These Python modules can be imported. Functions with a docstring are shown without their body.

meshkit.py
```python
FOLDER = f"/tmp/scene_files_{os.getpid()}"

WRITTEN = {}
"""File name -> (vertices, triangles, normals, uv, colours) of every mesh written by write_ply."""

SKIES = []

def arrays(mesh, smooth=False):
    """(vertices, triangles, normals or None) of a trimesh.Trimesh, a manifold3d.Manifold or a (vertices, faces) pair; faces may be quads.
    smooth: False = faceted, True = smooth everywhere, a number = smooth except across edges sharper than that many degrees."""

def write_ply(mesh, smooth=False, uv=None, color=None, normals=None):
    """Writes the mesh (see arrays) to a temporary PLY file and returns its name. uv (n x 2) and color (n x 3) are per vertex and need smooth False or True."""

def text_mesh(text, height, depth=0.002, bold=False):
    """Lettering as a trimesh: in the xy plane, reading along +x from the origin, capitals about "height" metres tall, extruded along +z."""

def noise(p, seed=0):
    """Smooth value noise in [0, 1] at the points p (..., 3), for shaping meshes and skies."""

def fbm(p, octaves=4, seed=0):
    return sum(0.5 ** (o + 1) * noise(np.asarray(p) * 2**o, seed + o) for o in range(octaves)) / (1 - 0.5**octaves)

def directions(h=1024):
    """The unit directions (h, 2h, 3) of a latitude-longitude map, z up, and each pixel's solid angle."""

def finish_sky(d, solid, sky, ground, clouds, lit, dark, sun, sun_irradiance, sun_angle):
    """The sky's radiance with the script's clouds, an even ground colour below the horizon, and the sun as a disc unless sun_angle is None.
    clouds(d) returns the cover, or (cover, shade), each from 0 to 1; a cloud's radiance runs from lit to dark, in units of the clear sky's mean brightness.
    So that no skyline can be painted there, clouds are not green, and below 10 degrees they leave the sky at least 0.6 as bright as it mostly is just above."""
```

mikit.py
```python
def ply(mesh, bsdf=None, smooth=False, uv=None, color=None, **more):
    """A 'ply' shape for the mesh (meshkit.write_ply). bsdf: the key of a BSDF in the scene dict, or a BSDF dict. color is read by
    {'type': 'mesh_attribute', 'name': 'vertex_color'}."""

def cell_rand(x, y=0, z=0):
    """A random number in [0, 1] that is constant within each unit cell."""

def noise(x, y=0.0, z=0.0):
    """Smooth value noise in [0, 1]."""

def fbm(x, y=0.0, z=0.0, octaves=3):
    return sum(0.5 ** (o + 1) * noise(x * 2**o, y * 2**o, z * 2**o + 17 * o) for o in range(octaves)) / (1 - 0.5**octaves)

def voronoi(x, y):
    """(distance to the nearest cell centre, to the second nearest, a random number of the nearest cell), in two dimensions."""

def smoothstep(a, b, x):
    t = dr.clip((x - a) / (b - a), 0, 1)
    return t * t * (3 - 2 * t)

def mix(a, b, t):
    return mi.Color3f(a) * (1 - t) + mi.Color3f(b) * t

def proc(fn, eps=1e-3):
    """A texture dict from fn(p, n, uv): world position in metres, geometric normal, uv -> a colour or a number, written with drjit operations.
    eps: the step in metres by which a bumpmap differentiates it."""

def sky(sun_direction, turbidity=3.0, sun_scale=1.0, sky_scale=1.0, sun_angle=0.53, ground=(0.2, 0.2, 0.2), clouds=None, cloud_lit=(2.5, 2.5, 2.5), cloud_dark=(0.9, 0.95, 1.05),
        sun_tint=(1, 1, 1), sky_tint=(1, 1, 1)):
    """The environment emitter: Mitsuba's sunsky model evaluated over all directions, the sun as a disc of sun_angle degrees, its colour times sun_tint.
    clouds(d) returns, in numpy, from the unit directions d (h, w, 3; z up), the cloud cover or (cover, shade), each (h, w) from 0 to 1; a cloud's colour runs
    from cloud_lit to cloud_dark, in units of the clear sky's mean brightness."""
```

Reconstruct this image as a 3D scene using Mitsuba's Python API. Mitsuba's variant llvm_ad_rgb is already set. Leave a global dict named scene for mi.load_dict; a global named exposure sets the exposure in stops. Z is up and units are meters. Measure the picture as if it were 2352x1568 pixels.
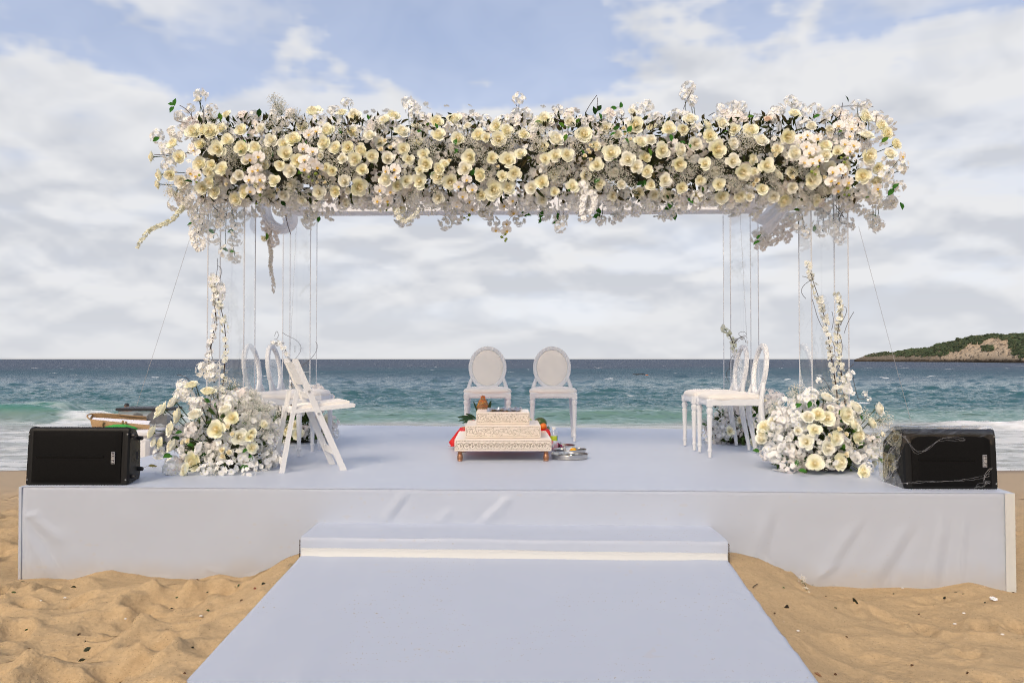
import math, random
import numpy as np
import trimesh, mitsuba as mi, drjit as dr
import manifold3d as m3
import mikit, meshkit
from mikit import proc, noise, fbm, smoothstep, mix

T = mi.ScalarTransform4f
rng = np.random.default_rng(7)
random.seed(7)
scene, labels = {}, {}

# ------------------------------------------------------------------ camera, sky, exposure
F, CX, CY, HZ = 1960.0, 1176.0, 784.0, 825.0        # measured on the photo at 2352 x 1568
PITCH = math.atan((HZ - CY) / F)
EYE = np.array([0.0, 0.0, 1.382])
scene['camera'] = {'type': 'perspective', 'fov': math.degrees(2 * math.atan(CX / F)), 'fov_axis': 'x', 'near_clip': 0.05, 'far_clip': 20000.0,
                   'to_world': T().look_at(origin=EYE.tolist(), target=[0, math.cos(PITCH), EYE[2] + math.sin(PITCH)], up=[0, 0, 1])}
exposure = 1.70


def sky_clouds(d):
    az, el = np.arctan2(d[..., 0], d[..., 1]), np.arcsin(np.clip(d[..., 2], -1, 1))
    P = lambda sx, sy, o=0.0: np.stack([np.sin(az) * sx + o, np.cos(az) * sx, el * sy], -1)
    def billow(sx, sy, o, s, octaves=4):
        return sum(.55 ** k * (1 - np.abs(2 * meshkit.noise(P(sx * 2 ** k, sy * 2 ** k, o), s + k) - 1)) for k in range(octaves)) / sum(.55 ** k for k in range(octaves))
    px = CX + F * np.tan(np.clip(az, -1.0, 1.0))
    top = np.interp(px, [-1500, -200, 0, 200, 380, 470, 560, 660, 900, 1200, 1330, 1430, 1600, 1750, 1900, 2030, 2150, 2352, 3000, 4200],
                    [.27, .28, .272, .275, .245, .225, .27, .312, .30, .305, .325, .362, .38, .375, .345, .31, .325, .338, .30, .27])
    n = meshkit.fbm(P(8.0, 16.0), 6, 3)
    b1 = billow(11.0, 20.0, 1.0, 21)
    n2 = meshkit.fbm(P(3.2, 11.0, 5.0), 6, 11)
    bank = np.clip((top - el) / 0.065 + (n - 0.5) * 3.4 + (b1 - .55) * 1.7 + .4, 0, 1)
    bank = bank * bank * (3 - 2 * bank)
    left = np.exp(-((px - 250) / 150) ** 2 - ((el - .365) / .030) ** 2)
    right = np.clip((px - 1450) / 700, 0, 1) * np.exp(-((el - .42) / .07) ** 2)
    wisp = np.clip((n2 - 0.46) * 2.2 + (b1 - 0.58) * 0.9, 0, .55)
    wisp = np.clip(wisp + left * np.clip(.25 + (b1 - .5) * 2.0 + (n - .5) * 2, 0, 1) + right * .30, 0, .85)
    high = np.clip((meshkit.fbm(P(2.6, 5.0, 9.0), 5, 31) - .40) * 3.4, 0, .95)
    k = np.clip((el - .42) / .12, 0, 1)
    upper = wisp * (1 - k) + high * k
    cover = np.maximum(bank * (.86 + .12 * np.clip((b1 - .4) * 3, 0, 1)), upper)
    gap = np.clip((meshkit.fbm(P(4.0, 17.0, 3.0), 6, 41) - .56) * 3.0, 0, .12) * np.clip(el / .06, 0, 1)
    cover = np.clip(cover - gap * (bank > .4), 0, 1)
    low = np.clip(1 - el / .09, 0, 1)
    wx, wy = meshkit.fbm(P(5.0, 12.0, 7.0), 3, 81) - .5, meshkit.fbm(P(5.0, 12.0, 8.0), 3, 85) - .5
    def dens(de):                                          # cloud density, looked up a little higher in the sky for the lit tops
        q = np.stack([np.sin(az) * 12.0 + wx * 1.6, np.cos(az) * 12.0, (el + de) * (30.0 - 26 * np.clip(el, 0, .4)) + wy * 1.5], -1)
        return meshkit.fbm(q, 6, 91)
    d0, d1 = dens(0.0), dens(.013)
    big = meshkit.fbm(P(2.6, 8.0, 4.0), 3, 61)
    shade = .48 + (d1 - d0) * 3.4 + (.5 - d0) * 1.5 + (big - .5) * 1.1
    edge = np.clip((el - (top - .09)) / .08, 0, 1)
    shade = np.clip(shade * (1 - .45 * edge), 0, 1) * (1 - .55 * low) + low * .30
    cover = np.maximum(cover, (.30 + .25 * (n2 - .3)) * np.clip(1.3 - el * 1.2, 0, 1))
    return cover, shade


scene['sky'] = mikit.sky([-0.34, -0.82, 0.62], turbidity=3.0, sun_scale=0.55, sky_scale=1.0, sun_angle=27, ground=(.28, .25, .22), clouds=sky_clouds,
                         cloud_lit=(1.82, 1.83, 1.86), cloud_dark=(1.37, 1.42, 1.53), sun_tint=(.97, .98, 1.0), sky_tint=(1.92, 1.54, 1.54))

# ------------------------------------------------------------------ helpers
def rot_to(n, roll=0.0):
    n = np.asarray(n, float) / np.linalg.norm(n)
    a = np.array([0, 0, 1.0]) if abs(n[2]) < .95 else np.array([0, 1.0, 0])
    x = np.cross(a, n); x /= np.linalg.norm(x); y = np.cross(n, x)
    c, s = math.cos(roll), math.sin(roll)
    M = np.eye(4); M[:3, 0] = x * c + y * s; M[:3, 1] = -x * s + y * c; M[:3, 2] = n
    return M


def place(p, n=(0, 0, 1), roll=0.0, s=1.0):
    M = rot_to(n, roll)
    M[:3, :3] = M[:3, :3] @ np.diag(np.broadcast_to(s, 3)); M[:3, 3] = p
    return M


def loc(x, y, z, deg=0.0, s=1.0):
    c, q = math.cos(math.radians(deg)), math.sin(math.radians(deg))
    return np.array([[c * s, -q * s, 0, x], [q * s, c * s, 0, y], [0, 0, s, z], [0, 0, 0, 1.0]])


def ray(px, py):
    dx, dz = (px - CX) / F, (CY - py) / F
    return np.array([dx, math.cos(PITCH) - dz * math.sin(PITCH), math.sin(PITCH) + dz * math.cos(PITCH)])


def at(px, py, Y):
    r = ray(px, py)
    return EYE + r * (Y / r[1])


def on_z(px, py, z):
    r = ray(px, py)
    return EYE + r * ((z - EYE[2]) / r[2])


used = {}
def numbered(base):
    k = used.get(base, 0); used[base] = k + 1
    return base if k == 0 else f'{base}_{k:03d}'


def put(key, shape, M=None):
    """One entry of the scene; the key takes its number when it is taken."""
    key = numbered(key)
    scene[key] = dict(shape) if M is None else {**shape, 'to_world': T(np.asarray(M).tolist())}
    return key


def thing(name, label, cat, group=None, kind=None):
    key = numbered(name)
    labels[key] = {'label': label, 'category': cat}
    if group: labels[key]['group'] = group
    if kind: labels[key]['kind'] = kind
    return key


def struct(name, shape, label=None):
    scene[name] = shape
    labels[name] = {'kind': 'structure', 'label': label or name, 'category': name.split('_')[-1]}


def cat(ms):
    return trimesh.util.concatenate([m for m in ms if m is not None])


def tm(v, f):
    f = np.asarray(f, int)
    if f.shape[1] == 4: f = np.vstack([f[:, [0, 1, 2]], f[:, [0, 2, 3]]])
    return trimesh.Trimesh(np.asarray(v, float), f, process=False)


def grid_faces(nr, nc, closed=False):
    i, j = np.meshgrid(np.arange(nr - 1), np.arange(nc if closed else nc - 1), indexing='ij')
    i, j = i.ravel(), j.ravel(); k = (j + 1) % nc
    return np.stack([i * nc + j, i * nc + k, (i + 1) * nc + k, (i + 1) * nc + j], 1)


def lathe(prof, n=24):
    prof = np.array(prof, float)
    a = np.arange(n) * 2 * np.pi / n
    v = np.stack([prof[:, 0:1] * np.cos(a), prof[:, 0:1] * np.sin(a), np.repeat(prof[:, 1:2], n, 1)], -1).reshape(-1, 3)
    m = trimesh.Trimesh(v, tm(v, grid_faces(len(prof), n, True)).faces, process=False)
    return m


def tube(pts, r, n=6, caps=True):
    pts = np.asarray(pts, float); r = np.broadcast_to(r, len(pts))
    d = np.gradient(pts, axis=0); d /= np.linalg.norm(d, axis=1, keepdims=True) + 1e-12
    a = np.array([0, 0, 1.0]) if abs(d[0, 2]) < .9 else np.array([1.0, 0, 0])
    ang = np.arange(n) * 2 * np.pi / n; V = []
    for p, t, q in zip(pts, d, r):
        a = a - t * (a @ t); a /= np.linalg.norm(a); b = np.cross(t, a)
        V.append(p + q * (np.cos(ang)[:, None] * a + np.sin(ang)[:, None] * b))
    v = np.vstack(V); f = tm(v, grid_faces(len(pts), n, True)).faces
    if caps:
        v = np.vstack([v, pts[0], pts[-1]]); k = np.arange(n); e = len(pts) * n
        f = np.vstack([f, np.stack([(k + 1) % n, k, k * 0 + e], 1), np.stack([k + e - n, (k + 1) % n + e - n, k * 0 + e + 1], 1)])
    return trimesh.Trimesh(v, f, process=False)


def spline(pts, n=24):
    pts = np.asarray(pts, float)
    from scipy.interpolate import CubicSpline
    t = np.r_[0, np.cumsum(np.linalg.norm(np.diff(pts, axis=0), axis=1))]
    return CubicSpline(t, pts)(np.linspace(0, t[-1], n)) if len(pts) > 2 else np.linspace(pts[0], pts[1], n)


def box(x0, x1, y0, y1, z0, z1, c=0.004):
    P = []
    for x, sx in ((x0, 1), (x1, -1)):
        for y, sy in ((y0, 1), (y1, -1)):
            for z, sz in ((z0, 1), (z1, -1)):
                P += [(x + sx * c, y + sy * c, z), (x + sx * c, y, z + sz * c), (x, y + sy * c, z + sz * c)]
    return trimesh.convex.convex_hull(np.array(P)) if c > 0 else trimesh.creation.box(bounds=[[x0, y0, z0], [x1, y1, z1]])


def hull(pts):
    return trimesh.convex.convex_hull(np.array(pts, float))


def moved(m, M):
    m = m.copy(); m.apply_transform(np.asarray(M)); return m


def ply(m, b, smooth=False, color=None):
    return mikit.ply(m, b, smooth=smooth, color=color)


def bar(p, q, w, h, up=(0, 0, 1), c=.003):
    """A chamfered bar from p to q, w wide (across up x axis) and h deep (along up)."""
    p, q = np.asarray(p, float), np.asarray(q, float); t = q - p; L = np.linalg.norm(t); t /= L
    u = np.asarray(up, float)
    if abs(u @ t) > .98: u = np.array([0, 1.0, 0]) if abs(t[1]) < .9 else np.array([1.0, 0, 0])
    u = u - t * (u @ t); u /= np.linalg.norm(u); s = np.cross(u, t)
    M = np.eye(4); M[:3, 0] = s; M[:3, 1] = u; M[:3, 2] = t; M[:3, 3] = p
    return moved(box(-w / 2, w / 2, -h / 2, h / 2, 0, L, c), M)


def body(segs, edge=.03, it=6):
    """One smooth continuous surface from bones (p, rp, q, rq)."""
    ms = []
    for p, rp, q, rq in segs:
        pts = np.vstack([np.array(trimesh.creation.icosphere(2, r).vertices) + np.array(c) for c, r in ((p, rp), (q, rq))])
        ms.append(m3.Manifold.hull_points(pts.astype(np.float32)))
    m = ms[0]
    for o in ms[1:]: m = m + o
    m = m.refine_to_length(edge).to_mesh()
    t = trimesh.Trimesh(m.vert_properties[:, :3], m.tri_verts)
    trimesh.smoothing.filter_taubin(t, iterations=it)
    return t


# ------------------------------------------------------------------ materials
def two(d): return {'type': 'twosided', 'bsdf': d}
def pr(col, rough=.5, **k):
    c = col if isinstance(col, dict) else {'type': 'rgb', 'value': list(col)}
    return two({'type': 'principled', 'base_color': c, 'roughness': rough, **k})
VC = {'type': 'mesh_attribute', 'name': 'vertex_color'}


def cloth_col(p, n, uv):
    s = fbm(p.x * 1.3, p.y * 1.3, p.z * 1.3, 3)
    f = fbm(p.x * 9, p.y * 9, p.z * 9, 2)
    sp = smoothstep(.80, .83, noise(p.x * 37, p.y * 37, p.z * 37)) * smoothstep(.62, .7, noise(p.x * 3.1 + 4, p.y * 3.1, p.z * 3))
    c = mix(mix((.445, .492, .585), (.48, .527, .615), s * .7 + f * .3), (.50, .47, .44), sp * .25)
    dust = smoothstep(.86, .93, noise(p.x * 170, p.y * 170, p.z * 170)) * smoothstep(.52, .66, fbm(p.x * 2.2, p.y * 2.2, 7, 3)) * smoothstep(5.4, 4.2, p.y)
    low = smoothstep(.20, .04, p.z + (fbm(p.x * 6, p.y * 2, p.z * 3, 3) - .5) * .14) * smoothstep(4.7, 5.0, p.y)
    return mix(mix(c, (.40, .29, .17), dust * .7), (.44, .39, .33), low * .45)
def cloth_bump(p, n, uv):
    return fbm(p.x * 5, p.y * 5, p.z * 5, 3) * .004 + noise(p.x * 160, p.y * 160, p.z * 160) * .00012
scene['bsdf_stage_cloth'] = two({'type': 'bumpmap', 'arbitrary': proc(cloth_bump, .004), 'scale': 1.0,
                                 'bsdf': {'type': 'principled', 'base_color': proc(cloth_col), 'roughness': .42, 'specular': .35}})
scene['bsdf_tape'] = pr((.575, .585, .575), .5)
scene['bsdf_white_paint'] = pr((.70, .715, .74), .65, specular=.25)
scene['bsdf_white_resin'] = pr((.74, .74, .735), .5, specular=.3)
scene['bsdf_pad'] = pr((.79, .755, .705), .55)
scene['bsdf_drape'] = {'type': 'principledthin', 'base_color': {'type': 'rgb', 'value': [.93, .935, .96]}, 'roughness': .7, 'diff_trans': .7, 'eta': 1.2}
scene['bsdf_beam'] = pr((.78, .79, .82), .6)
scene['bsdf_acrylic'] = {'type': 'thindielectric', 'int_ior': 1.7, 'specular_transmittance': {'type': 'rgb', 'value': [.975, .978, .98]}}
scene['bsdf_acrylic_edge'] = {'type': 'principledthin', 'base_color': {'type': 'rgb', 'value': [.86, .87, .89]}, 'roughness': .4, 'diff_trans': 1.0, 'eta': 1.4}
scene['bsdf_petal'] = {'type': 'principledthin', 'base_color': VC, 'roughness': .6, 'diff_trans': .2, 'eta': 1.3}
scene['bsdf_blossom'] = {'type': 'principledthin', 'base_color': VC, 'roughness': .7, 'diff_trans': .36, 'eta': 1.2}
scene['bsdf_leafy'] = {'type': 'principledthin', 'base_color': VC, 'roughness': .45, 'diff_trans': .4, 'eta': 1.4}
scene['bsdf_twig'] = pr((.055, .035, .025), .7)
scene['bsdf_stem'] = pr((.045, .065, .025), .6)
scene['bsdf_wire'] = pr((.60, .62, .66), .4)
scene['bsdf_black_cabinet'] = pr((.0055, .0055, .006), .5, specular=.25)
def grille_col(p, n, uv):
    return mix((.002, .002, .0022), (.006, .006, .0065), smoothstep(.35, .6, dr.sin(p.x * 900) * dr.sin(p.z * 900) * .5 + .5))
scene['bsdf_grille'] = pr(proc(grille_col), .7, specular=.12)
scene['bsdf_badge'] = pr((.62, .62, .64), .3, metallic=.6)
scene['bsdf_badge_face'] = pr((.09, .09, .1), .4)
scene['bsdf_film'] = {'type': 'blendbsdf', 'weight': proc(lambda p, n, uv: .015 + .20 * smoothstep(.54, .88, fbm(p.x * 7 + p.z * 9, p.z * 60 - p.x * 22, p.y * 10, 3))),
                      'a': {'type': 'thindielectric', 'int_ior': 1.42}, 'b': two({'type': 'diffuse', 'reflectance': {'type': 'rgb', 'value': [.46, .51, .62]}})}
scene['bsdf_film_fold'] = {'type': 'blendbsdf', 'weight': .22, 'a': {'type': 'thindielectric', 'int_ior': 1.45},
                           'b': two({'type': 'diffuse', 'reflectance': {'type': 'rgb', 'value': [.75, .76, .8]}})}
scene['bsdf_altar'] = pr((.74, .665, .585), .22)
scene['bsdf_ornament'] = pr((.15, .11, .05), .4, metallic=.5)
def copper_col(p, n, uv):
    return mix((.24, .10, .05), (.62, .33, .2), fbm(p.x * 60, p.y * 60, p.z * 90, 3))
scene['bsdf_copper'] = pr(proc(copper_col), .38, metallic=.8)
scene['bsdf_steel'] = pr((.62, .61, .59), .2, metallic=1.0)
scene['bsdf_foil'] = pr((.75, .75, .76), .16, metallic=1.0)
scene['bsdf_brass'] = pr((.6, .42, .16), .3, metallic=1.0)
scene['bsdf_red'] = pr((.62, .012, .016), .6)
scene['bsdf_gold_trim'] = pr((.7, .5, .2), .5)
def coco_col(p, n, uv):
    return mix((.10, .045, .02), (.36, .20, .10), fbm(p.x * 120, p.y * 120, p.z * 14, 3))
scene['bsdf_coconut'] = pr(proc(coco_col), .85)
scene['bsdf_thread'] = pr((.62, .13, .01), .8)
scene['bsdf_thread_yellow'] = pr((.8, .45, .03), .8)
scene['bsdf_leaf_dark'] = pr((.02, .06, .022), .35)
def mango_col(p, n, uv):
    k = smoothstep(.35, .65, fbm(p.x * 12, p.y * 12, p.z * 14, 2))
    return mix((.17, .19, .02), (.36, .06, .02), k)
scene['bsdf_mango'] = pr(proc(mango_col), .35)
def green_fruit_col(p, n, uv):
    k = smoothstep(.35, .7, fbm(p.x * 14, p.y * 14, p.z * 14, 2))
    return mix((.05, .09, .015), (.08, .04, .015), k)
scene['bsdf_green_fruit'] = pr(proc(green_fruit_col), .35)
scene['bsdf_orange'] = pr((.72, .17, .015), .45)
scene['bsdf_lime'] = pr((.42, .48, .06), .4)
scene['bsdf_wood_chip'] = pr((.16, .09, .045), .8)
scene['bsdf_bottle'] = {'type': 'blendbsdf', 'weight': .12, 'a': {'type': 'thindielectric', 'int_ior': 1.45},
                        'b': two({'type': 'diffuse', 'reflectance': {'type': 'rgb', 'value': [.8, .82, .85]}})}
scene['bsdf_bottle_label'] = pr((.42, .52, .03), .4)
scene['bsdf_bottle_blue'] = pr((.05, .25, .45), .4)
scene['bsdf_cap_white'] = pr((.8, .8, .8), .4)
scene['bsdf_pink_petal'] = {'type': 'principledthin', 'base_color': {'type': 'rgb', 'value': [.72, .10, .27]}, 'roughness': .5, 'diff_trans': .5, 'eta': 1.3}
scene['bsdf_dark_red'] = pr((.22, .01, .02), .6)
def jute_col(p, n, uv):
    w = dr.sin(p.x * 900) * dr.sin(p.z * 900) * .5 + .5
    return mix((.26, .16, .075), (.46, .31, .17), w * .5 + fbm(p.x * 40, p.y * 40, p.z * 40, 2) * .5)
scene['bsdf_jute'] = pr(proc(jute_col), .9)
scene['bsdf_paper'] = pr((.78, .78, .84), .7)
scene['bsdf_green_cloth'] = pr((.05, .36, .06), .7)
scene['bsdf_bin'] = {'type': 'blendbsdf', 'weight': .35, 'a': {'type': 'thindielectric', 'int_ior': 1.4},
                     'b': two({'type': 'diffuse', 'reflectance': {'type': 'rgb', 'value': [.45, .47, .5]}})}
scene['bsdf_black_plastic'] = pr((.02, .02, .022), .45)
scene['bsdf_grey_plastic'] = pr((.30, .31, .33), .4)
scene['bsdf_cooler'] = pr((.70, .71, .74), .45)
scene['bsdf_skin'] = pr((.38, .19, .12), .5)
scene['bsdf_debris'] = pr(VC, .6)
scene['bsdf_shell'] = pr((.75, .72, .68), .5)


def sand_col(p, n, uv):
    big = fbm(p.x * .9, p.y * .9, 0, 3)
    gr = noise(p.x * 240, p.y * 240, p.z * 240)
    gr2 = noise(p.x * 90, p.y * 90, p.z * 90)
    c = mix((.42, .295, .165), (.64, .475, .28), big * .2 + gr2 * .42 + gr * .38)
    c = mix(c, (.17, .10, .055), smoothstep(.80, .92, gr) * .65)
    c = mix(c, (.75, .62, .45), smoothstep(.9, .97, noise(p.x * 130 + 9, p.y * 130, p.z * 130)) * .6)
    dry = smoothstep(6.0, 11.0, p.y + (fbm(p.x * .7, p.y * .7, 3, 2) - .5) * 2)
    c = mix(c, (.48, .385, .28), dry * .85)
    wet = smoothstep(13.0, 14.0, p.y + (fbm(p.x * .35, 2, 0, 3) - .5) * 2.2)
    return mix(c, (.30, .245, .20), wet)
def sand_bump(p, n, uv):
    return noise(p.x * 150, p.y * 150, p.z * 150) * .0026 + fbm(p.x * 30, p.y * 30, p.z * 30, 3) * .012
scene['bsdf_sand'] = two({'type': 'bumpmap', 'arbitrary': proc(sand_bump, .002), 'scale': 1.0,
                          'bsdf': {'type': 'diffuse', 'reflectance': proc(sand_col)}})


# ------------------------------------------------------------------ the setting: stage geometry numbers first (the sand leans on it)
ZT = 0.60                                              # top of the stage
TY = 0.0435                                            # the stage is turned a little
def front_y(x): return 5.152 - TY * np.asarray(x)
FL, FR = np.array([-3.035, front_y(-3.035)]), np.array([2.945, front_y(2.945)])
BL, BR = np.array([-2.80, 10.30]), np.array([3.13, 9.50])
STEP_Z, STEP_D, STEP_W = 0.392, 0.42, 1.178
def ramp_z(y): return 0.302 - 0.113 * (4.72 - np.asarray(y))


pr_ = np.random.default_rng(44)
PRINTS = [(pr_.uniform(-4.4, -1.5), pr_.uniform(2.6, 5.0), pr_.uniform(0, 3.1), pr_.uniform(.045, .085), pr_.uniform(.018, .042)) for _ in range(110)] + \
         [(pr_.uniform(1.5, 4.6), pr_.uniform(2.6, 5.0), pr_.uniform(0, 3.1), pr_.uniform(.04, .075), pr_.uniform(.010, .026)) for _ in range(80)] + \
         [(s_ * pr_.uniform(3.2, 5.6), pr_.uniform(5.2, 11.0), pr_.uniform(0, 3.1), pr_.uniform(.05, .10), pr_.uniform(.012, .03)) for s_ in (-1, 1) for _ in range(70)]
def sand_h(x, y):
    x, y = np.atleast_1d(np.asarray(x, float)), np.atleast_1d(np.asarray(y, float))
    P = lambda sx, sy, a=0.0, o=0.0: np.stack([(x * math.cos(a) - y * math.sin(a)) * sx + o, (x * math.sin(a) + y * math.cos(a)) * sy, 0 * x], -1)
    base = -.45 * np.clip((y - 6.5) / 7.6, 0, None) ** 1.15
    dents = 0 * base
    for fx, fy_, fa, fr_, fd in PRINTS:
        sel = (np.abs(x - fx) < .4) & (np.abs(y - fy_) < .4)
        if not sel.any(): continue
        c_, s_ = math.cos(fa), math.sin(fa); xx, yy = x[sel] - fx, y[sel] - fy_
        q = np.sqrt(((xx * c_ + yy * s_) / (fr_ * 1.7)) ** 2 + ((yy * c_ - xx * s_) / fr_) ** 2)
        dents[sel] += fd * (-np.exp(-(q / .85) ** 4) + .55 * np.exp(-((q - 1.25) / .30) ** 2))
    base = base + dents
    wx = (meshkit.fbm(P(1.1, 1.1), 3, 5) - .5) * .8
    rid = lambda a, sx, sy, s: 1 - np.abs(2 * meshkit.noise(np.stack([(x * math.cos(a) - y * math.sin(a)) * sx + wx, (x * math.sin(a) + y * math.cos(a)) * sy + wx * 1.5, 0 * x], -1), s) - 1)
    rough = np.clip((1.3 - x) / 1.6, .38, 1) * np.clip((12.5 - y) / 5, .12, 1)
    rel = (rid(-.5, 1.35, 3.1, 1) ** 1.5 * .10 + rid(.35, 2.4, 4.6, 2) ** 1.6 * .06 + rid(-.35, 4.2, 8.5, 3) ** 1.5 * .022 + meshkit.fbm(P(2.4, 2.8), 4, 8) * .085 + meshkit.fbm(P(13, 16), 3, 9) * .026 + rid(.2, 6.5, 9.0, 4) ** 2 * .010 - .105) * rough
    h = base + rel + (meshkit.fbm(P(.5, .6), 3, 12) - .5) * .10
    # drifts against the skirt and beside the ramp
    fy = front_y(x); k = np.exp(-np.clip((fy - y) / .30, 0, 6) ** 2) * (np.abs(x) < 3.4) * np.clip((fy + .8 - y) / .4, 0, 1)
    h = h * (1 - k * .62) + k * .62 * (.035 + .028 * np.sin(x * 5.1 + 1) + .016 * np.sin(x * 9.7) + .012 * np.sin(x * 17.))
    for s, cx_, amp, w in ((1, 1.25, .235, .42), (-1, -1.25, .16, .34)):
        dxx = np.clip((x - cx_) * s, 0, None)
        h = h + amp * np.exp(-(dxx / w) ** 1.6) * np.exp(-((y - 4.72) / .62) ** 2) * (x * s > .2)
    e = np.abs(x - .0) - STEP_W
    rz = ramp_z(np.minimum(y, 4.75)) - .03
    near = np.clip(1 - np.clip(e, 0, None) / .5, 0, 1) ** 2
    h = np.where(y < 4.95, h + near * np.clip(rz - h, 0, 1), h)
    h = np.where((y < 4.95) & (e < .0), np.minimum(h, rz - .03 + np.clip(e + .12, 0, .12) * .2), h)
    inside = (y > fy + .04) & (y < 9.4) & (np.abs(x) < 2.7)
    return np.where(inside, np.minimum(h, .1), h)


def on_sand(px, py):
    r = ray(px, py); z = 0.02
    for _ in range(12):
        p = EYE + r * ((z - EYE[2]) / r[2]); z = float(sand_h(p[0], p[1])[0])
    return p


gx = np.r_[-90, -60, -40, -28, -20, -14, -11, -9, -7.5, -6.5, np.linspace(-5.8, -4.5, 24), np.linspace(-4.45, 4.45, 400), np.linspace(4.5, 5.8, 24), 6.5, 7.5, 9, 11, 14, 20, 28, 40, 60, 90]
gy = np.r_[-40, -20, -10, -5, -2, 0, 1.0, np.linspace(1.6, 5.6, 230), np.linspace(5.65, 9, 80), np.linspace(9.08, 16.5, 110), 18, 20, 25, 32, 45, 70]
GX, GY = np.meshgrid(gx, gy)
struct('sand', ply(tm(np.stack([GX, GY, sand_h(GX, GY)], -1).reshape(-1, 3), grid_faces(len(gy), len(gx))), 'bsdf_sand', True), 'golden rippled beach sand around the white stage')
labels['sand']['category'] = 'sand'

# ------------------------------------------------------------------ sea
SEA = -0.45
def bump1(t, a, b): return np.exp(-(np.where(t < 0, t / a, t / b)) ** 2)
def sg(x): return 1 / (1 + np.exp(-np.clip(x, -40, 40)))
def left_crest(x): return 26.2 + .25 * np.sin(x * .5) - .035 * (x + 14)
def right_crest(x): return 22.6 + .2 * np.sin(x * .7)


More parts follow.
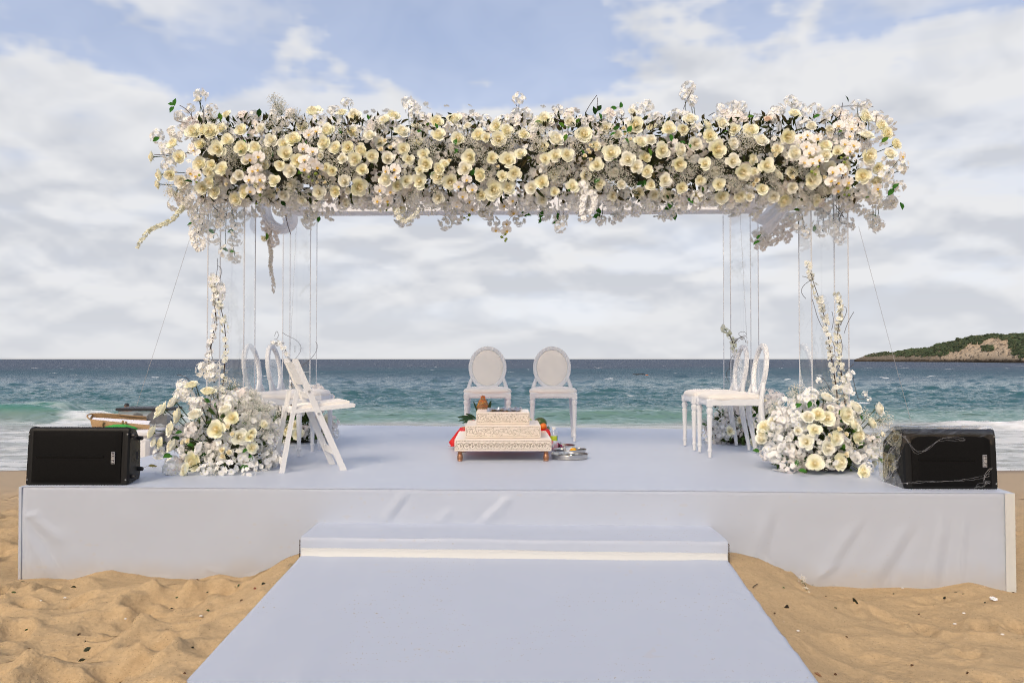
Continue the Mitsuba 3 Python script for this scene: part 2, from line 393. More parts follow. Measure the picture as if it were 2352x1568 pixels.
def sea_h(x, y):
    N = lambda sx, sy, s, oc=3, w=0.0: meshkit.fbm(np.stack([x * sx + w, y * sy + x * .06, 0 * x], -1), oc, s) - .5
    far = np.clip((y - 20) / 25, 0, 1)
    warp = N(.08, .08, 70) * 4
    a = .05 + .95 * far
    h = a * (.34 * N(.34, .55, 71, 2, warp) * np.clip(2.0 - y / 200, .05, 1) + .34 * N(.95, 1.75, 72, 3) * np.clip(2.2 - y / 70, .16, 1) + .13 * N(2.2, 3.8, 73, 2) * np.clip(2.0 - y / 32, 0, 1)) + (1 - far) * (.05 * N(.5, 2.2, 74, 3) + .03 * N(2.6, 5, 75, 2))
    swell = np.sin((y + 3 * N(.05, .05, 76) * 8) * 2 * np.pi / 11.)
    h = h + .05 * far * swell
    n = N(1.1, 1.6, 77, 3)
    c = left_crest(x)
    h = h + .50 * sg((-13.7 - x) * 2.2) * bump1(y - c, .55, 1.7) + .36 * np.exp(-((x + 15.3) / 1.0) ** 4) * bump1(y - c - 2.3, .6, 1.6)
    h = h + (.20 + .22 * n) * np.exp(-((x + 11.6) / 2.4) ** 4) * bump1(y - c + .55, .5, 1.0)
    h = h + (.20 + .16 * n) * sg((x - 11.6) * 2.4) * bump1(y - right_crest(x), .35, 1.0) + .10 * np.exp(-((x - 10.2) / 1.6) ** 2) * bump1(y - right_crest(x), .4, 1.0)
    h = h + .24 * np.exp(-((x - 3.4) / 3.2) ** 4) * bump1(y - 26.9, .5, 1.5)
    h = h + .12 * np.exp(-((x + 4.5) / 2.5) ** 4) * bump1(y - 27.6, .5, 1.5)
    h = h + .07 * bump1(y - 19.6 - .5 * np.sin(x * .35), .3, .8) * (.5 + n) + .05 * bump1(y - 17.3 - .4 * np.sin(x * .5 + 1), .25, .7) * (.5 + n)
    return SEA + h * np.clip((y - 13.0) / 2.0, .15, 1)


def lin(a, b, t): return a + (b - a) * t
def sea_foam(p):
    w = (fbm(p.x * .5, p.y * .3, 4, 3) - .5)
    ln = fbm(p.x * .55 + 3, p.y * 1.9 + w * 3, 1.0, 4)
    fine = fbm(p.x * 3.1, p.y * 6.5, 2.0, 3)
    y = p.y + w * 2.2
    shore = smoothstep(25.8, 20.5, y)
    f = shore * (smoothstep(.40, .62, ln * .62 + fine * .38) * .52 + .04)
    n = fbm(p.x * 1.7, p.y * 2.3, 5., 3)
    lc = 26.2 + .25 * dr.sin(p.x * .5) - .035 * (p.x + 14)
    t = p.y - lc
    lf = smoothstep(-13.9, -13.2, p.x + (n - .5) * 1.2) * smoothstep(-9.2, -10.6, p.x + (n - .5) * 2.5) * smoothstep(-2.0, -1.2, t + (n - .5)) * smoothstep(1.1, .1, t + (n - .5) * .8)
    crest = smoothstep(-13.6, -14.6, p.x) * smoothstep(.15, .45, t + (n - .5) * .8) * smoothstep(3.2, .6, t + (n - .5) * 2.0) * smoothstep(.35, .6, n)
    trail = smoothstep(-8.8, -11.5, p.x) * smoothstep(22.8, 23.8, p.y) * smoothstep(25.6, 24.2, p.y) * smoothstep(.42, .6, n) * .6
    rt = p.y - (22.6 + .2 * dr.sin(p.x * .7))
    rf = smoothstep(11.0, 11.9, p.x + (n - .5) * 1.5) * smoothstep(-1.1, -.6, rt + (n - .5) * .6) * smoothstep(.75, .15, rt + (n - .5) * .5)
    e1 = smoothstep(.9, .0, dr.abs(p.y - 14.6 - (fbm(p.x * .35, 2, 0, 3) - .5) * 2.2)) * smoothstep(.35, .6, fine)
    cap = smoothstep(.83, .87, fbm(p.x * .33, p.y * .55, 8., 3)) * smoothstep(24, 34, p.y) * .75
    return dr.clip(dr.maximum(dr.maximum(dr.maximum(f, lf * (.25 + .85 * fine)), dr.maximum(crest * .8, rf * (.25 + .85 * fine))), dr.maximum(dr.maximum(trail, e1 * .6), cap)), 0, 1)
def sea_col(p, n, uv):
    y = p.y + (fbm(p.x * .06, p.y * .04, 0, 3) - .5) * p.y * .6 * smoothstep(24., 40., p.y) + (fbm(p.x * .3, p.y * .3, 0, 3) - .5) * 3
    c = mix((.27, .285, .262), (.13, .24, .205), smoothstep(22.5, 26.5, y))
    c = mix(c, (.028, .105, .118), smoothstep(26., 38., y))
    c = mix(c, (.030, .078, .108), smoothstep(42., 85., y))
    c = mix(c, (.048, .068, .102), smoothstep(80., 230., y))
    green = smoothstep(-.25, .0, p.z) * smoothstep(32., 28., p.y)
    c = mix(c, (.05, .20, .155), green * .85)
    return mix(c, (.80, .82, .84), sea_foam(p))
def sea_rough(p, n, uv):
    return dr.clip(lin(.13, .60, smoothstep(35., 130., p.y)) + sea_foam(p) * .7, .1, 1)
def sea_spec(p, n, uv):
    return dr.clip(.42 - sea_foam(p) * .4 - .16 * smoothstep(60., 300., p.y), .0, .5)
def sea_bump(p, n, uv):
    return fbm(p.x * 2.6, p.y * 4.6, 0, 3) * .10 * smoothstep(80., 30., p.y)
scene['bsdf_sea'] = two({'type': 'bumpmap', 'arbitrary': proc(sea_bump, .03), 'scale': 1.0,
                         'bsdf': {'type': 'principled', 'base_color': proc(sea_col), 'roughness': proc(sea_rough), 'specular': 0.4}})
sy_ = np.r_[np.linspace(300, 6, 560), np.geomspace(5.6, .35, 26)]
sY = (EYE[2] - SEA) * F / sy_
sX = np.r_[np.linspace(-2.6, -.70, 60), np.linspace(-.69, .69, 860), np.linspace(.70, 2.6, 60)]
SX, SY = np.meshgrid(sX, sY); SXX = SX * SY
struct('sea', ply(tm(np.stack([SXX, SY, sea_h(SXX, SY)], -1).reshape(-1, 3), grid_faces(len(sY), len(sX))), 'bsdf_sea', False), 'teal and slate blue choppy sea with breakers near the shore')

# ------------------------------------------------------------------ headland
hp = np.array([1962, 1985, 2006, 2028, 2051, 2090, 2128, 2144, 2167, 2194, 2226, 2250, 2297, 2330, 2352, 2500, 2800, 3400])
hz = np.array([-3.5, 6.4, 11, 14.6, 13.7, 21, 23, 27.5, 37.5, 43, 49.5, 53, 57, 56, 58, 66, 75, 60.])
def coast_y(px): return np.interp(px, [1962, 2350, 3000], [700., 430., 320.])
NA, NK = 460, 60
pa = np.linspace(1962, 3000, NA); kk = np.linspace(0, 1, NK) ** 1.2 * 2.2
PA, KK = np.meshgrid(pa, kk)
HY_ = coast_y(PA) + KK * 60
HX_ = (PA - CX) / F * HY_
topz = np.interp(PA, hp, hz) * coast_y(PA) / F * 1.06 + 1.4
q3 = np.stack([HX_ / 9, HY_ / 9, 0 * HX_], -1)
cliffy = np.exp(-((PA - 2255) / 85) ** 4)
prof = np.where(KK < 1, np.clip(KK, 0, 1) ** lin(.62, .42, cliffy), np.clip(1 - (KK - 1) / 1.2, 0, 1) ** .7)
HZ_ = SEA - .6 + (topz + 1.5) * prof * (1 + (meshkit.fbm(q3, 4, 91) - .5) * .28) + (meshkit.fbm(q3 * 3.2, 3, 92) - .5) * 2.4 * np.clip(KK * 8, 0, 1)
ledge = (np.abs(((HZ_ * .45 + HX_ * .05) % 1) - .5) - .25) * 2.2 * np.clip(KK * 6, 0, 1) * (KK < .9)
HY2, HX2 = HY_ + ledge, HX_
def head_rock(p, n, uv):
    s = fbm(p.x * .12 + p.z * .05, p.y * .12, p.z * .55 - p.y * .05, 4)
    t = fbm(p.x * .5, p.y * .5, p.z * .8, 3)
    tan = mix((.50, .375, .245), (.66, .54, .40), s)
    c = mix(tan, (.19, .155, .12), smoothstep(.50, .66, t * .7 + s * .3))
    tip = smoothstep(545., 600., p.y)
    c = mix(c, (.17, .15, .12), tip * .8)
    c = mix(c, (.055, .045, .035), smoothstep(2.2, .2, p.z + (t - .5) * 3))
    return c
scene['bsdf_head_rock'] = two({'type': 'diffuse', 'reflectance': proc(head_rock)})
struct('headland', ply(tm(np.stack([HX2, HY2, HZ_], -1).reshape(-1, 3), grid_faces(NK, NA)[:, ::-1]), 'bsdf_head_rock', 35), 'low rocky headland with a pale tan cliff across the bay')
ico = trimesh.creation.icosphere(0, 1.0)
V, C, Fc = [], [], []
off = 0
prng = np.random.default_rng(5)
for _ in range(15000):
    px = prng.uniform(1990, 2650); k = prng.uniform(0.03, 1.25)
    i, j = np.searchsorted(kk, k) - 1, min(NA - 1, int((px - 1962) / (3000 - 1962) * (NA - 1)))
    p = np.array([HX2[i, j], HY2[i, j], HZ_[i, j]])
    hf = p[2] / max(topz[0, j], 1)
    nn = meshkit.fbm(np.array([[px / 14, k * 3, 0]]), 3, 95)[0]
    if px < 2060: lim = .62 + (nn - .5) * .8
    elif px < 2160: lim = .40 + (nn - .5) * 1.1
    elif px < 2325: lim = np.interp(px, [2160, 2185, 2215, 2245, 2290, 2318, 2328], [.22, .40, .62, .80, .84, .80, .3]) + (nn - .5) * .5
    else: lim = .22 + (nn - .5) * .5
    patch = abs(px - 2270) < 12 + 4 * nn and .38 < hf < .58
    if hf < lim and not patch: continue
    s = prng.uniform(.4, 1.15) * (1 if px > 2060 else .6)
    v = ico.vertices * (1 + (prng.random((len(ico.vertices), 1)) - .5) * .9) * s * np.array([1.2, 1.2, .8]) + p + [0, 0, s * .2]
    V.append(v); Fc.append(ico.faces + off); off += len(v)
    g = .85 * prng.uniform(.45, 1.3) * (.7 + .6 * nn); base = np.array([.058, .088, .040]) if prng.random() < .72 else np.array([.10, .115, .055])
    C.append(np.tile(base * g, (len(v), 1)) * (1 + (prng.random((len(v), 1)) - .5) * .25))
scene['bsdf_scrub'] = pr(VC, .9)
scene['headland_scrub'] = ply(tm(np.vstack(V), np.vstack(Fc)), 'bsdf_scrub', False, np.vstack(C))
labels['headland_scrub'] = {'label': 'dark green scrub covering the top of the far headland', 'category': 'scrub', 'kind': 'stuff'}

# ------------------------------------------------------------------ stage
stage = thing('stage', 'wide low stage wrapped in white fabric standing on the sand', 'stage')
def quad_at(u, v):   # u across 0..1, v front to back 0..1
    a = FL + (FR - FL) * u[..., None]; b = BL + (BR - BL) * u[..., None]
    return a + (b - a) * v[..., None]
def floor_sheet(v0, v1, z, nu=150, nv=60, seed=0):
    u, v = np.meshgrid(np.linspace(0, 1, nu), np.r_[v0 - (.0008 if v0 == 0 else 0), np.linspace(v0 + 1e-4, v0 + .0012, 4), np.linspace(v0 + .01, v1, nv - 5)])
    p = quad_at(u, v)
    zz = z + (meshkit.fbm(np.stack([p[..., 0] * 1.1, p[..., 1] * 1.1, 0 * u], -1), 3, 120 + seed) - .5) * .008
    edge = np.clip(np.minimum(u, 1 - u) * 120, 0, 1)
    zz = zz - .004 * (1 - edge)
    if v0 == 0: zz = zz - .006 * np.clip(1 - (v - v0) * 700, 0, 1)[..., :]
    return tm(np.concatenate([p, zz[..., None]], -1).reshape(-1, 3), grid_faces(nv, nu))
SEAM = 0.43
put(stage + '__floor_cover', ply(floor_sheet(0, SEAM + .004, ZT + .003, seed=1), 'bsdf_stage_cloth', True))
put(stage + '__floor_cover', ply(floor_sheet(SEAM, 1, ZT - .001, seed=1), 'bsdf_stage_cloth', True))

FOLDS = [(945, 1118, 880, 1195, 10, .010), (955, 1120, 905, 1195, 8, -.006), (1190, 1122, 1105, 1200, 12, .013), (1160, 1135, 1085, 1200, 8, -.008), (1045, 1160, 1005, 1200, 9, .008),
         (1775, 1150, 1725, 1300, 16, .011), (1800, 1150, 1745, 1290, 16, -.008), (1985, 1180, 1870, 1335, 16, .014), (2010, 1170, 1895, 1325, 14, -.009), (2095, 1180, 2000, 1330, 15, .012), (2120, 1190, 2030, 1330, 12, -.008),
         (2165, 1160, 2135, 1335, 9, .010), (2190, 1160, 2160, 1335, 8, -.006), (2215, 1150, 2195, 1335, 8, .007), (55, 1170, 150, 1240, 11, .010), (60, 1200, 120, 1320, 12, .012), (70, 1180, 160, 1330, 16, -.008), (58, 1140, 85, 1325, 8, .008),
         (58, 1185, 95, 1178, 6, .008), (1860, 1330, 1920, 1290, 7, .009), (560, 1330, 600, 1318, 7, .008), (760, 1330, 800, 1310, 7, .008), (330, 1320, 420, 1330, 8, .006), (470, 1300, 520, 1318, 7, .005), (1300, 1120, 1290, 1200, 30, .005), (1560, 1130, 1530, 1290, 26, .006), (640, 1120, 620, 1300, 40, .006), (300, 1120, 290, 1320, 50, .006)]
def fold_disp(px, py):
    d = 0 * px
    for x0, y0, x1, y1, s, a in FOLDS:
        L = math.hypot(x1 - x0, y1 - y0); tx, ty = (x1 - x0) / L, (y1 - y0) / L
        t = ((px - x0) * tx + (py - y0) * ty) / L; c = (px - x0) * -ty + (py - y0) * tx
        s_ = 1.3 * s * (.55 + .6 * np.clip(t, 0, 1))
        d = d + (.62 if x0 > 1700 else .85) * a * np.exp(-(c / s_) ** 2) * np.clip(t / .35, 0, 1) ** 1.5 * np.clip((1.12 - t) / .25, 0, 1)
    return d
nu, nv = 520, 90
u, w = np.meshgrid(np.linspace(0.0, 1, nu), np.linspace(0, 1, nv))
p = FL + (FR - FL) * u[..., None]
zf = ZT - .006 - w * .78
pxx = CX + F * p[..., 0] / p[..., 1]; pyy = HZ - F * (zf - EYE[2]) / p[..., 1]
dd = fold_disp(pxx, pyy) + (meshkit.fbm(np.stack([p[..., 0] * 1.6, zf * 1.2, 0 * u], -1), 3, 130) - .5) * .02 * np.clip(w * 4, 0, 1)
rnd = np.clip(1 - w / .02, 0, 1) ** 2 * .012
put(stage + '__skirt', ply(tm(np.stack([p[..., 0], p[..., 1] - .001 - dd * np.clip(w * 14, 0, 1) + rnd * .3, zf + .004 * (w < .001)], -1).reshape(-1, 3), grid_faces(nv, nu)), 'bsdf_stage_cloth', True))
def side_skirt(A, B):
    u, w = np.meshgrid(np.linspace(0, 1, 90), np.linspace(0, 1, 20)); p = A + (B - A) * u[..., None]
    n = np.array([(B - A)[1], -(B - A)[0]]); n /= np.linalg.norm(n)
    d = (meshkit.fbm(np.stack([u * 14, w * 2, 0 * u], -1), 3, 140) - .5) * .03 * w
    return tm(np.stack([p[..., 0] + n[0] * d, p[..., 1] + n[1] * d, ZT - .006 - w * 1.05], -1).reshape(-1, 3), grid_faces(20, 90))
for A, B in ((BL, FL), (FR, BR), (BR, BL)):
    put(stage + '__skirt', ply(side_skirt(A, B), 'bsdf_stage_cloth', True))
# taped vertical corners
tp = put(stage + '__corner_tape', ply(cat([bar([FR[0] - .028, FR[1] - .010, -.25], [FR[0] - .030, FR[1] - .010, ZT - .001], .058, .006, (0, 1, 0), .0015)]), 'bsdf_tape'))
labels[tp] = {'label': 'cream tape down the stage corner'}
put(stage + '__corner_tape', ply(bar([FL[0] + .008, FL[1] - .009, -.2], [FL[0] + .006, FL[1] - .009, ZT - .002], .018, .006, (0, 1, 0), .0015), 'bsdf_stage_cloth'))

# step and carpet ramp
step = thing('step', 'white fabric covered step against the front of the stage', 'step')
def wrap_box(x0, x1, ys, z0, z1):
    """A soft-edged cloth-covered box that follows the turned stage front."""
    prof = [(STEP_D * .0, z1), (STEP_D * .3, z1 + .001), (STEP_D * .6, z1 + .0015), (STEP_D * .9, z1), (STEP_D - .006, z1 - .001), (STEP_D, z1 - .007), (STEP_D + .003, z1 - .03), (STEP_D + .002, (z0 + z1) / 2), (STEP_D, z0)]
    prof = spline(np.array(prof)[:4], 16).tolist() + prof[4:]
    xs = np.linspace(x0, x1, 240); V = []
    for d, z in prof:
        n = (meshkit.fbm(np.stack([xs * 3.2 + d * 4, xs * 0 + z * 7 + d * 6, xs * 0], -1), 3, 150) - .5) * .012
        V.append(np.stack([xs, front_y(xs) - d - n * .6, z + n * (z > z1 - .01)], -1))
    m = tm(np.vstack(V), grid_faces(len(prof), 240)[:, ::-1])
    sides = []
    for x, fl in ((x0, 1), (x1, -1)):
        P = np.array([[x, float(front_y(x)) - d, z] for d, z in prof] + [[x, float(front_y(x)) - .002, z0]])
        n = len(P); f = [[0, i, i + 1] for i in range(1, n - 1)]
        sides.append(tm(P, np.array(f)[:, ::fl]))
    return cat([m] + sides)
put(step + '__cover', ply(wrap_box(-STEP_W, STEP_W, 0, .20, STEP_Z), 'bsdf_stage_cloth', 60))
xs = np.linspace(-STEP_W + .004, STEP_W - .004, 120)
wv = (meshkit.fbm(np.stack([xs * 3, 0 * xs, 0 * xs], -1), 3, 160) - .5) * .010
zt_ = STEP_Z - .062 + wv - .004 * xs; zb_ = np.full_like(xs, .285)
yv = front_y(xs) - STEP_D - .0085
rows = [np.stack([xs, yv + .006, zt_ + .001], -1), np.stack([xs, yv, zt_], -1), np.stack([xs, yv - .001 - wv * .3, (zt_ + zb_) / 2], -1), np.stack([xs, yv - .016, zb_], -1), np.stack([xs, yv - .05, zb_ - .004], -1)]
tape = put(step + '__tape', ply(tm(np.vstack(rows), grid_faces(5, 120)[:, ::-1]), 'bsdf_tape', 40))
labels[tape] = {'label': 'cream tape strip along the step foot'}
for s in (-1, 1):
    put(step + '__batten', ply(bar([s * (STEP_W + .006), float(front_y(s * STEP_W)) - STEP_D - .006, .18], [s * (STEP_W + .004), float(front_y(s * STEP_W)) - STEP_D - .006, STEP_Z - .012], .004, .010), 'bsdf_twig'))

ramp = thing('carpet_ramp', 'smooth white carpet ramp leading down from the step to the sand', 'ramp')
us, ds = np.linspace(-1, 1, 160), np.r_[np.linspace(0, .1, 12), np.linspace(.12, 3.3, 150)]
U, D = np.meshgrid(us, ds)
yr = 4.735 - D
hw = STEP_W + .008 + .012 * (meshkit.fbm(np.stack([D * 2.5, U * 0 + np.sign(U) * 3, U * 0], -1), 3, 170) - .5)
xr = U * (hw + .040 * D) - .032 * D
yr = yr - TY * xr
zr = ramp_z(yr + TY * xr) - .010 + (meshkit.fbm(np.stack([xr * 1.2, yr * 1.0, 0 * xr], -1), 3, 171) - .5) * .016
zr = zr + .004 * np.exp(-((np.abs(U) - .86) / .05) ** 2) * np.sin(D * 2.0 + U) - .035 * np.clip((np.abs(U) - .985) / .015, 0, 1) ** 2
zr = zr + .006 * np.exp(-((xr + .78 + .03 * D) / .05) ** 2) * np.clip(D - .5, 0, 1)
for k_, d_ in enumerate((.5, .62, .8, 1.0, 1.15)):
    zr = zr + .007 * np.exp(-((D - d_ + (1 - U) * 1.6) / .03) ** 2) * np.clip((U - .80) / .2, 0, 1)
put(ramp + '__carpet', ply(tm(np.stack([xr, yr, zr], -1).reshape(-1, 3), grid_faces(len(ds), len(us))[:, ::-1]), 'bsdf_stage_cloth', True))
# ------------------------------------------------------------------ canopy frame: beams, acrylic columns, drapes
canopy = thing('canopy_frame', 'white beamed wedding canopy on four clear acrylic columns', 'canopy')
BZ0, BZ1 = 2.84, 3.04
COLS = [(-2.256, 6.30, .278), (-2.274, 8.44, .280), (2.205, 6.28, .280), (2.125, 8.30, .280)]
for cx, cy, w in COLS:
    c = put(canopy + '__column', ply(cat([box(cx + .02, cx + w - .02, cy + .02, cy + w - .02, ZT + .012, ZT + .022, .003)]), 'bsdf_acrylic_edge'))
    z0, z1, e = ZT + .008, BZ0 - .002, .0085
    for a, b in (((cx + e, cy + .003), (cx + w - e, cy + .003)), ((cx + e, cy + w - .003), (cx + w - e, cy + w - .003)), ((cx + .003, cy + e), (cx + .003, cy + w - e)), ((cx + w - .003, cy + e), (cx + w - .003, cy + w - e))):
        put(c + '__pane', ply(tm([[*a, z0], [*b, z0], [*b, z1], [*a, z1]], [[0, 1, 2, 3]]), 'bsdf_acrylic'))
    for ix in (0, 1):
        for iy in (0, 1):
            x0, y0 = cx + ix * (w - e), cy + iy * (w - e)
            put(c + '__edge', ply(box(x0, x0 + e, y0, y0 + e, z0, z1, .002), 'bsdf_acrylic_edge'))
def beam_mesh(p, q, w, h):
    n = 60
    p, q = np.array(p, float), np.array(q, float); t = (q - p) / np.linalg.norm(q - p); s = np.cross(t, [0, 0, 1])
    ring = np.array([(-1, -1), (1, -1), (1, 1), (-1, 1)]) * [w / 2, h / 2]
    r = []
    for k in range(4):
        a, b = ring[k], ring[(k + 1) % 4]; d = (b - a) / np.linalg.norm(b - a)
        r += [a + d * .006, a + d * .02, (a + b) / 2, b - d * .02, b - d * .006]
    r = np.array(r); L = np.linspace(0, 1, n); V = []
    for l in L:
        c = p + (q - p) * l
        P = c + r[:, :1] * s + r[:, 1:] * np.array([0, 0, 1])
        V.append(P + ((meshkit.fbm(P * [5, 5, 9], 2, 180) - .5) * .006)[:, None] * np.array([s[0], s[1], 1]))
    v = np.vstack(V); f = tm(v, grid_faces(n, len(r), True)).faces; k = len(r)
    caps = [[0, i + 1, i] for i in range(1, k - 1)] + [[(n - 1) * k, (n - 1) * k + i, (n - 1) * k + i + 1] for i in range(1, k - 1)]
    return trimesh.Trimesh(v, np.vstack([f, caps]), process=False)
bm_z = (BZ0 + BZ1) / 2
XL, XR = -2.135, 2.30
for p, q in (((XL - .17, 8.56, bm_z), (XR + .15, 8.42, bm_z)), ((XL - .17, 6.44, bm_z), (XR + .19, 6.42, bm_z)), ((XL, 6.56, bm_z), (XL, 8.44, bm_z)), ((XR + .02, 6.54, bm_z), (XR - .03, 8.30, bm_z))):
    put(canopy + '__beam', ply(beam_mesh(p, q, .235, BZ1 - BZ0), 'bsdf_beam', 40))
def drape_mesh(path, wid, seed, n=36, m=26):
    """A gathered strip of cloth along a path, folds running with it."""
    c = spline(np.array(path, float), n); V = []
    for i, q in enumerate(c):
        t = c[min(i + 1, n - 1)] - c[max(i - 1, 0)]; t /= np.linalg.norm(t)
        s = np.cross(t, [0, 1.0, 0]); s /= np.linalg.norm(s)
        a = np.linspace(-1, 1, m); w = wid * (1 - .35 * math.sin(math.pi * i / (n - 1)))
        fold = np.sin(a * 9 + seed + i * .09) * .024 + np.sin(a * 17 + seed * 2) * .008
        V.append(q + np.outer(a * w, s) + np.outer(fold + .10 * a * a, [0, 1.0, 0]))
    return tm(np.vstack(V), grid_faces(n, m))
dl = put(canopy + '__drape', ply(drape_mesh([at(600, 455, 6.9), at(606, 490, 6.85), at(626, 518, 6.8), at(650, 520, 6.9), at(658, 495, 7.0)], .062, 1), 'bsdf_drape', True))
labels[dl] = {'label': 'white cloth looped below the beam end'}
dr_ = put(canopy + '__drape', ply(drape_mesh([at(1800, 452, 6.85), at(1792, 480, 6.8), at(1772, 505, 6.8), at(1752, 522, 6.85)], .115, 3), 'bsdf_drape', True))
labels[dr_] = {'label': 'bunched white cloth over the column top'}

# guy lines
def single(name, label, cat_, shape, M=None, group=None):
    k = thing(name, label, cat_, group); scene[k] = dict(shape) if M is None else {**shape, 'to_world': T(np.asarray(M).tolist())}
    return k
def wire(pts, r=.0020): return ply(tube(pts, r, 5), 'bsdf_wire', True)
GL = 'thin steel guy line running from the garland end down behind '
for a, b, txt in ((at(437, 545, 8.4), at(308, 950, 10.6), 'the jute bag'), (at(1972, 520, 8.3), at(2112, 1040, 9.9), 'the film wrapped speaker')):
    single('guy_line', GL + txt, 'guy line', wire([a, (a + b) / 2 - [0, 0, .01], b]))
for a, b, txt in ((at(1700, 494, 8.44), at(1722, 905, 8.52), 'thin line dropping inside the acrylic column behind the two chairs without cushioned backs'), (at(682, 492, 8.5), at(664, 860, 8.56), 'thin line dropping inside the acrylic column behind the folding chair')):
    single('guy_line', txt, 'guy line', wire([a, (a + b) / 2, b], .0018))

# ------------------------------------------------------------------ flowers: one mesh of each variant
GREEN = np.array([.075, .12, .028])
def petal_surface(t, phi, wid, R, ruf, nu=6, nv=5):
    u, v = np.meshgrid(np.linspace(-1, 1, nu), np.linspace(0, 1, nv))
    top = 1 - .20 * u ** 2 * (1 if t > .3 else .5) + ruf.normal(0, .05, u.shape) * v
    vv = v * top
    rt = .10 + .90 * t ** .9; zt = .74 - .27 * t ** 1.6
    rho = rt * np.sin(np.clip(vv, 0, 1.1) * np.pi / 2) ** (.75 + .2 * t)
    z = zt * (1 - np.cos(np.clip(vv, 0, 1.1) * np.pi / 2)) ** (.9)
    curl = np.clip((vv - .72) / .28, 0, 1)
    fl = ruf.uniform(.3, 1.4)
    rho = rho + curl ** 2 * (.11 * t * fl + .02) - (1 - curl) * u ** 2 * .07 * rt
    z = z - curl ** 2 * (.13 * t * fl) + .045 * u * ruf.normal()
    rho = rho * (1 + ruf.normal(0, .025, u.shape) * curl)
    a = phi + u * wid * np.sin(np.clip(v + .25, 0, 1) * np.pi / 2) ** .6
    return np.stack([rho * np.cos(a), rho * np.sin(a), z], -1).reshape(-1, 3) * R, v.ravel(), u.ravel()
def rose_mesh(seed, outer, inner, openness=1.0, n=25):
    r = np.random.default_rng(seed); V, Fc, C, off = [], [], [], 0
    for i in range(n):
        t = (i / (n - 1)) ** 1.08 * openness
        p, v, u = petal_surface(t, i * 2.399 + r.normal(0, .25), lerp(1.5, .62, min(1, t * 1.2)) * r.uniform(.9, 1.12), r.uniform(.94, 1.06), r)
        f = tm(p, grid_faces(5, 6)).faces
        V.append(p); Fc.append(f + off); off += len(p)
        k = (np.clip(1.15 - t * 2.6, 0, 1) * .85 + (1 - v) ** 2 * .35).clip(0, 1)[:, None]
        c = outer * (1 - k) + inner * k
        if t > .88: c = c * (1 - .25 * v[:, None]) + np.array([.66, .72, .40]) * .25 * v[:, None] if r.random() < .5 else c
        C.append(c * r.uniform(.95, 1.03))
    g = lathe([(.13, .30), (.15, .50), (.11, .66), (.05, .72), (.001, .73)], 8); V.append(np.array(g.vertices)); Fc.append(g.faces + off); off += len(g.vertices); C.append(np.tile(inner, (len(g.vertices), 1)))
    g = lathe([(.001, -.30), (.05, -.26), (.06, -.1), (.16, -.05), (.20, .02), (.12, .06)], 7)
    V.append(np.array(g.vertices)); Fc.append(g.faces + off); off += len(g.vertices); C.append(np.tile(GREEN, (len(g.vertices), 1)))
    for k in range(5):
        a = k * 1.257 + .3; d = np.array([math.cos(a), math.sin(a), 0]); e = np.array([-d[1], d[0], 0])
        p = np.array([d * .1 + e * .07, d * .1 - e * .07, d * .5 + e * .05 + [0, 0, -.05], d * .5 - e * .05 + [0, 0, -.05], d * .75 + [0, 0, -.22]])
        V.append(p); Fc.append(np.array([[0, 1, 2], [1, 3, 2], [2, 3, 4]]) + off); off += 5; C.append(np.tile(GREEN, (5, 1)))
    return tm(np.vstack(V), np.vstack(Fc)), np.vstack(C)
def lerp(a, b, t): return a + (b - a) * t
CREAM = [((.97, .965, .85), (.955, .90, .69)), ((.97, .96, .83), (.95, .89, .67)), ((.97, .965, .89), (.96, .915, .74)), ((.965, .955, .80), (.945, .87, .62)), ((.97, .968, .91), (.965, .925, .78)), ((.97, .965, .85), (.95, .885, .66))]
ROSES = []
for i, (o, n_) in enumerate(CREAM):
    m, c = rose_mesh(100 + i, np.array(o), np.array(n_), 1.0 if i != 4 else .82, (25, 22, 27, 23, 26, 24)[i])
    ROSES.append(ply(m, 'bsdf_petal', True, c))
m, c = rose_mesh(140, np.array([.96, .93, .79]), np.array([.94, .86, .65]), .8, 18); ROSE_SMALL = ply(m, 'bsdf_petal', True, c)
m, c = rose_mesh(150, np.array([.94, .94, .94]), np.array([.91, .91, .89]), .95); ROSE_WHITE = ply(m, 'bsdf_petal', True, c)
m, c = rose_mesh(160, np.array([.93, .84, .74]), np.array([.90, .72, .58]), .95); ROSE_PEACH = ply(m, 'bsdf_petal', True, c)

def floret(r, whorls=2, col=(.87, .87, .86), heart=(.66, .70, .30)):
    """A small five-petal blossom, diameter about 1, facing +z."""
    V, Fc, C, off = [], [], [], 0
    for w in range(whorls):
        s, a0, lift = (.5, 0, 0) if w == 0 else (.36, .63, .07)
        for k in range(5):
            a = a0 + k * 1.2566 + r.normal(0, .12); L = s * r.uniform(.88, 1.1); cup = r.uniform(.1, .45)
            q = np.array([(0, 0), (-.40, .5), (-.34, .86), (0, .90), (.34, .86), (.40, .5)]) * [L, L]
            z = cup * (q[:, 1] ** 2 + .6 * q[:, 0] ** 2) / max(s, .1) * .8 + lift + r.normal(0, .018, 6)
            z[3] -= .03
            x = q[:, 1] * math.cos(a) - q[:, 0] * math.sin(a); y = q[:, 1] * math.sin(a) + q[:, 0] * math.cos(a)
            V.append(np.stack([x, y, z], 1)); Fc.append(np.array([[0, 1, 5], [1, 3, 5], [1, 2, 3], [3, 4, 5]]) + off); off += 6
            cc = np.tile(col, (6, 1)) * r.uniform(.95, 1.03); cc[0] = np.array(heart) * .30 + .70 * np.array(col); C.append(cc)
    p = np.array([(-.05, -.03, .05), (.05, -.03, .05), (0, .06, .05), (0, 0, .13)]); V.append(p); C.append(np.tile(np.array(heart) * [1.1, 1.05, .7], (4, 1)))
    Fc.append(np.array([[0, 1, 3], [1, 2, 3], [2, 0, 3]]) + off)
    return np.vstack(V), np.vstack(Fc), np.vstack(C)
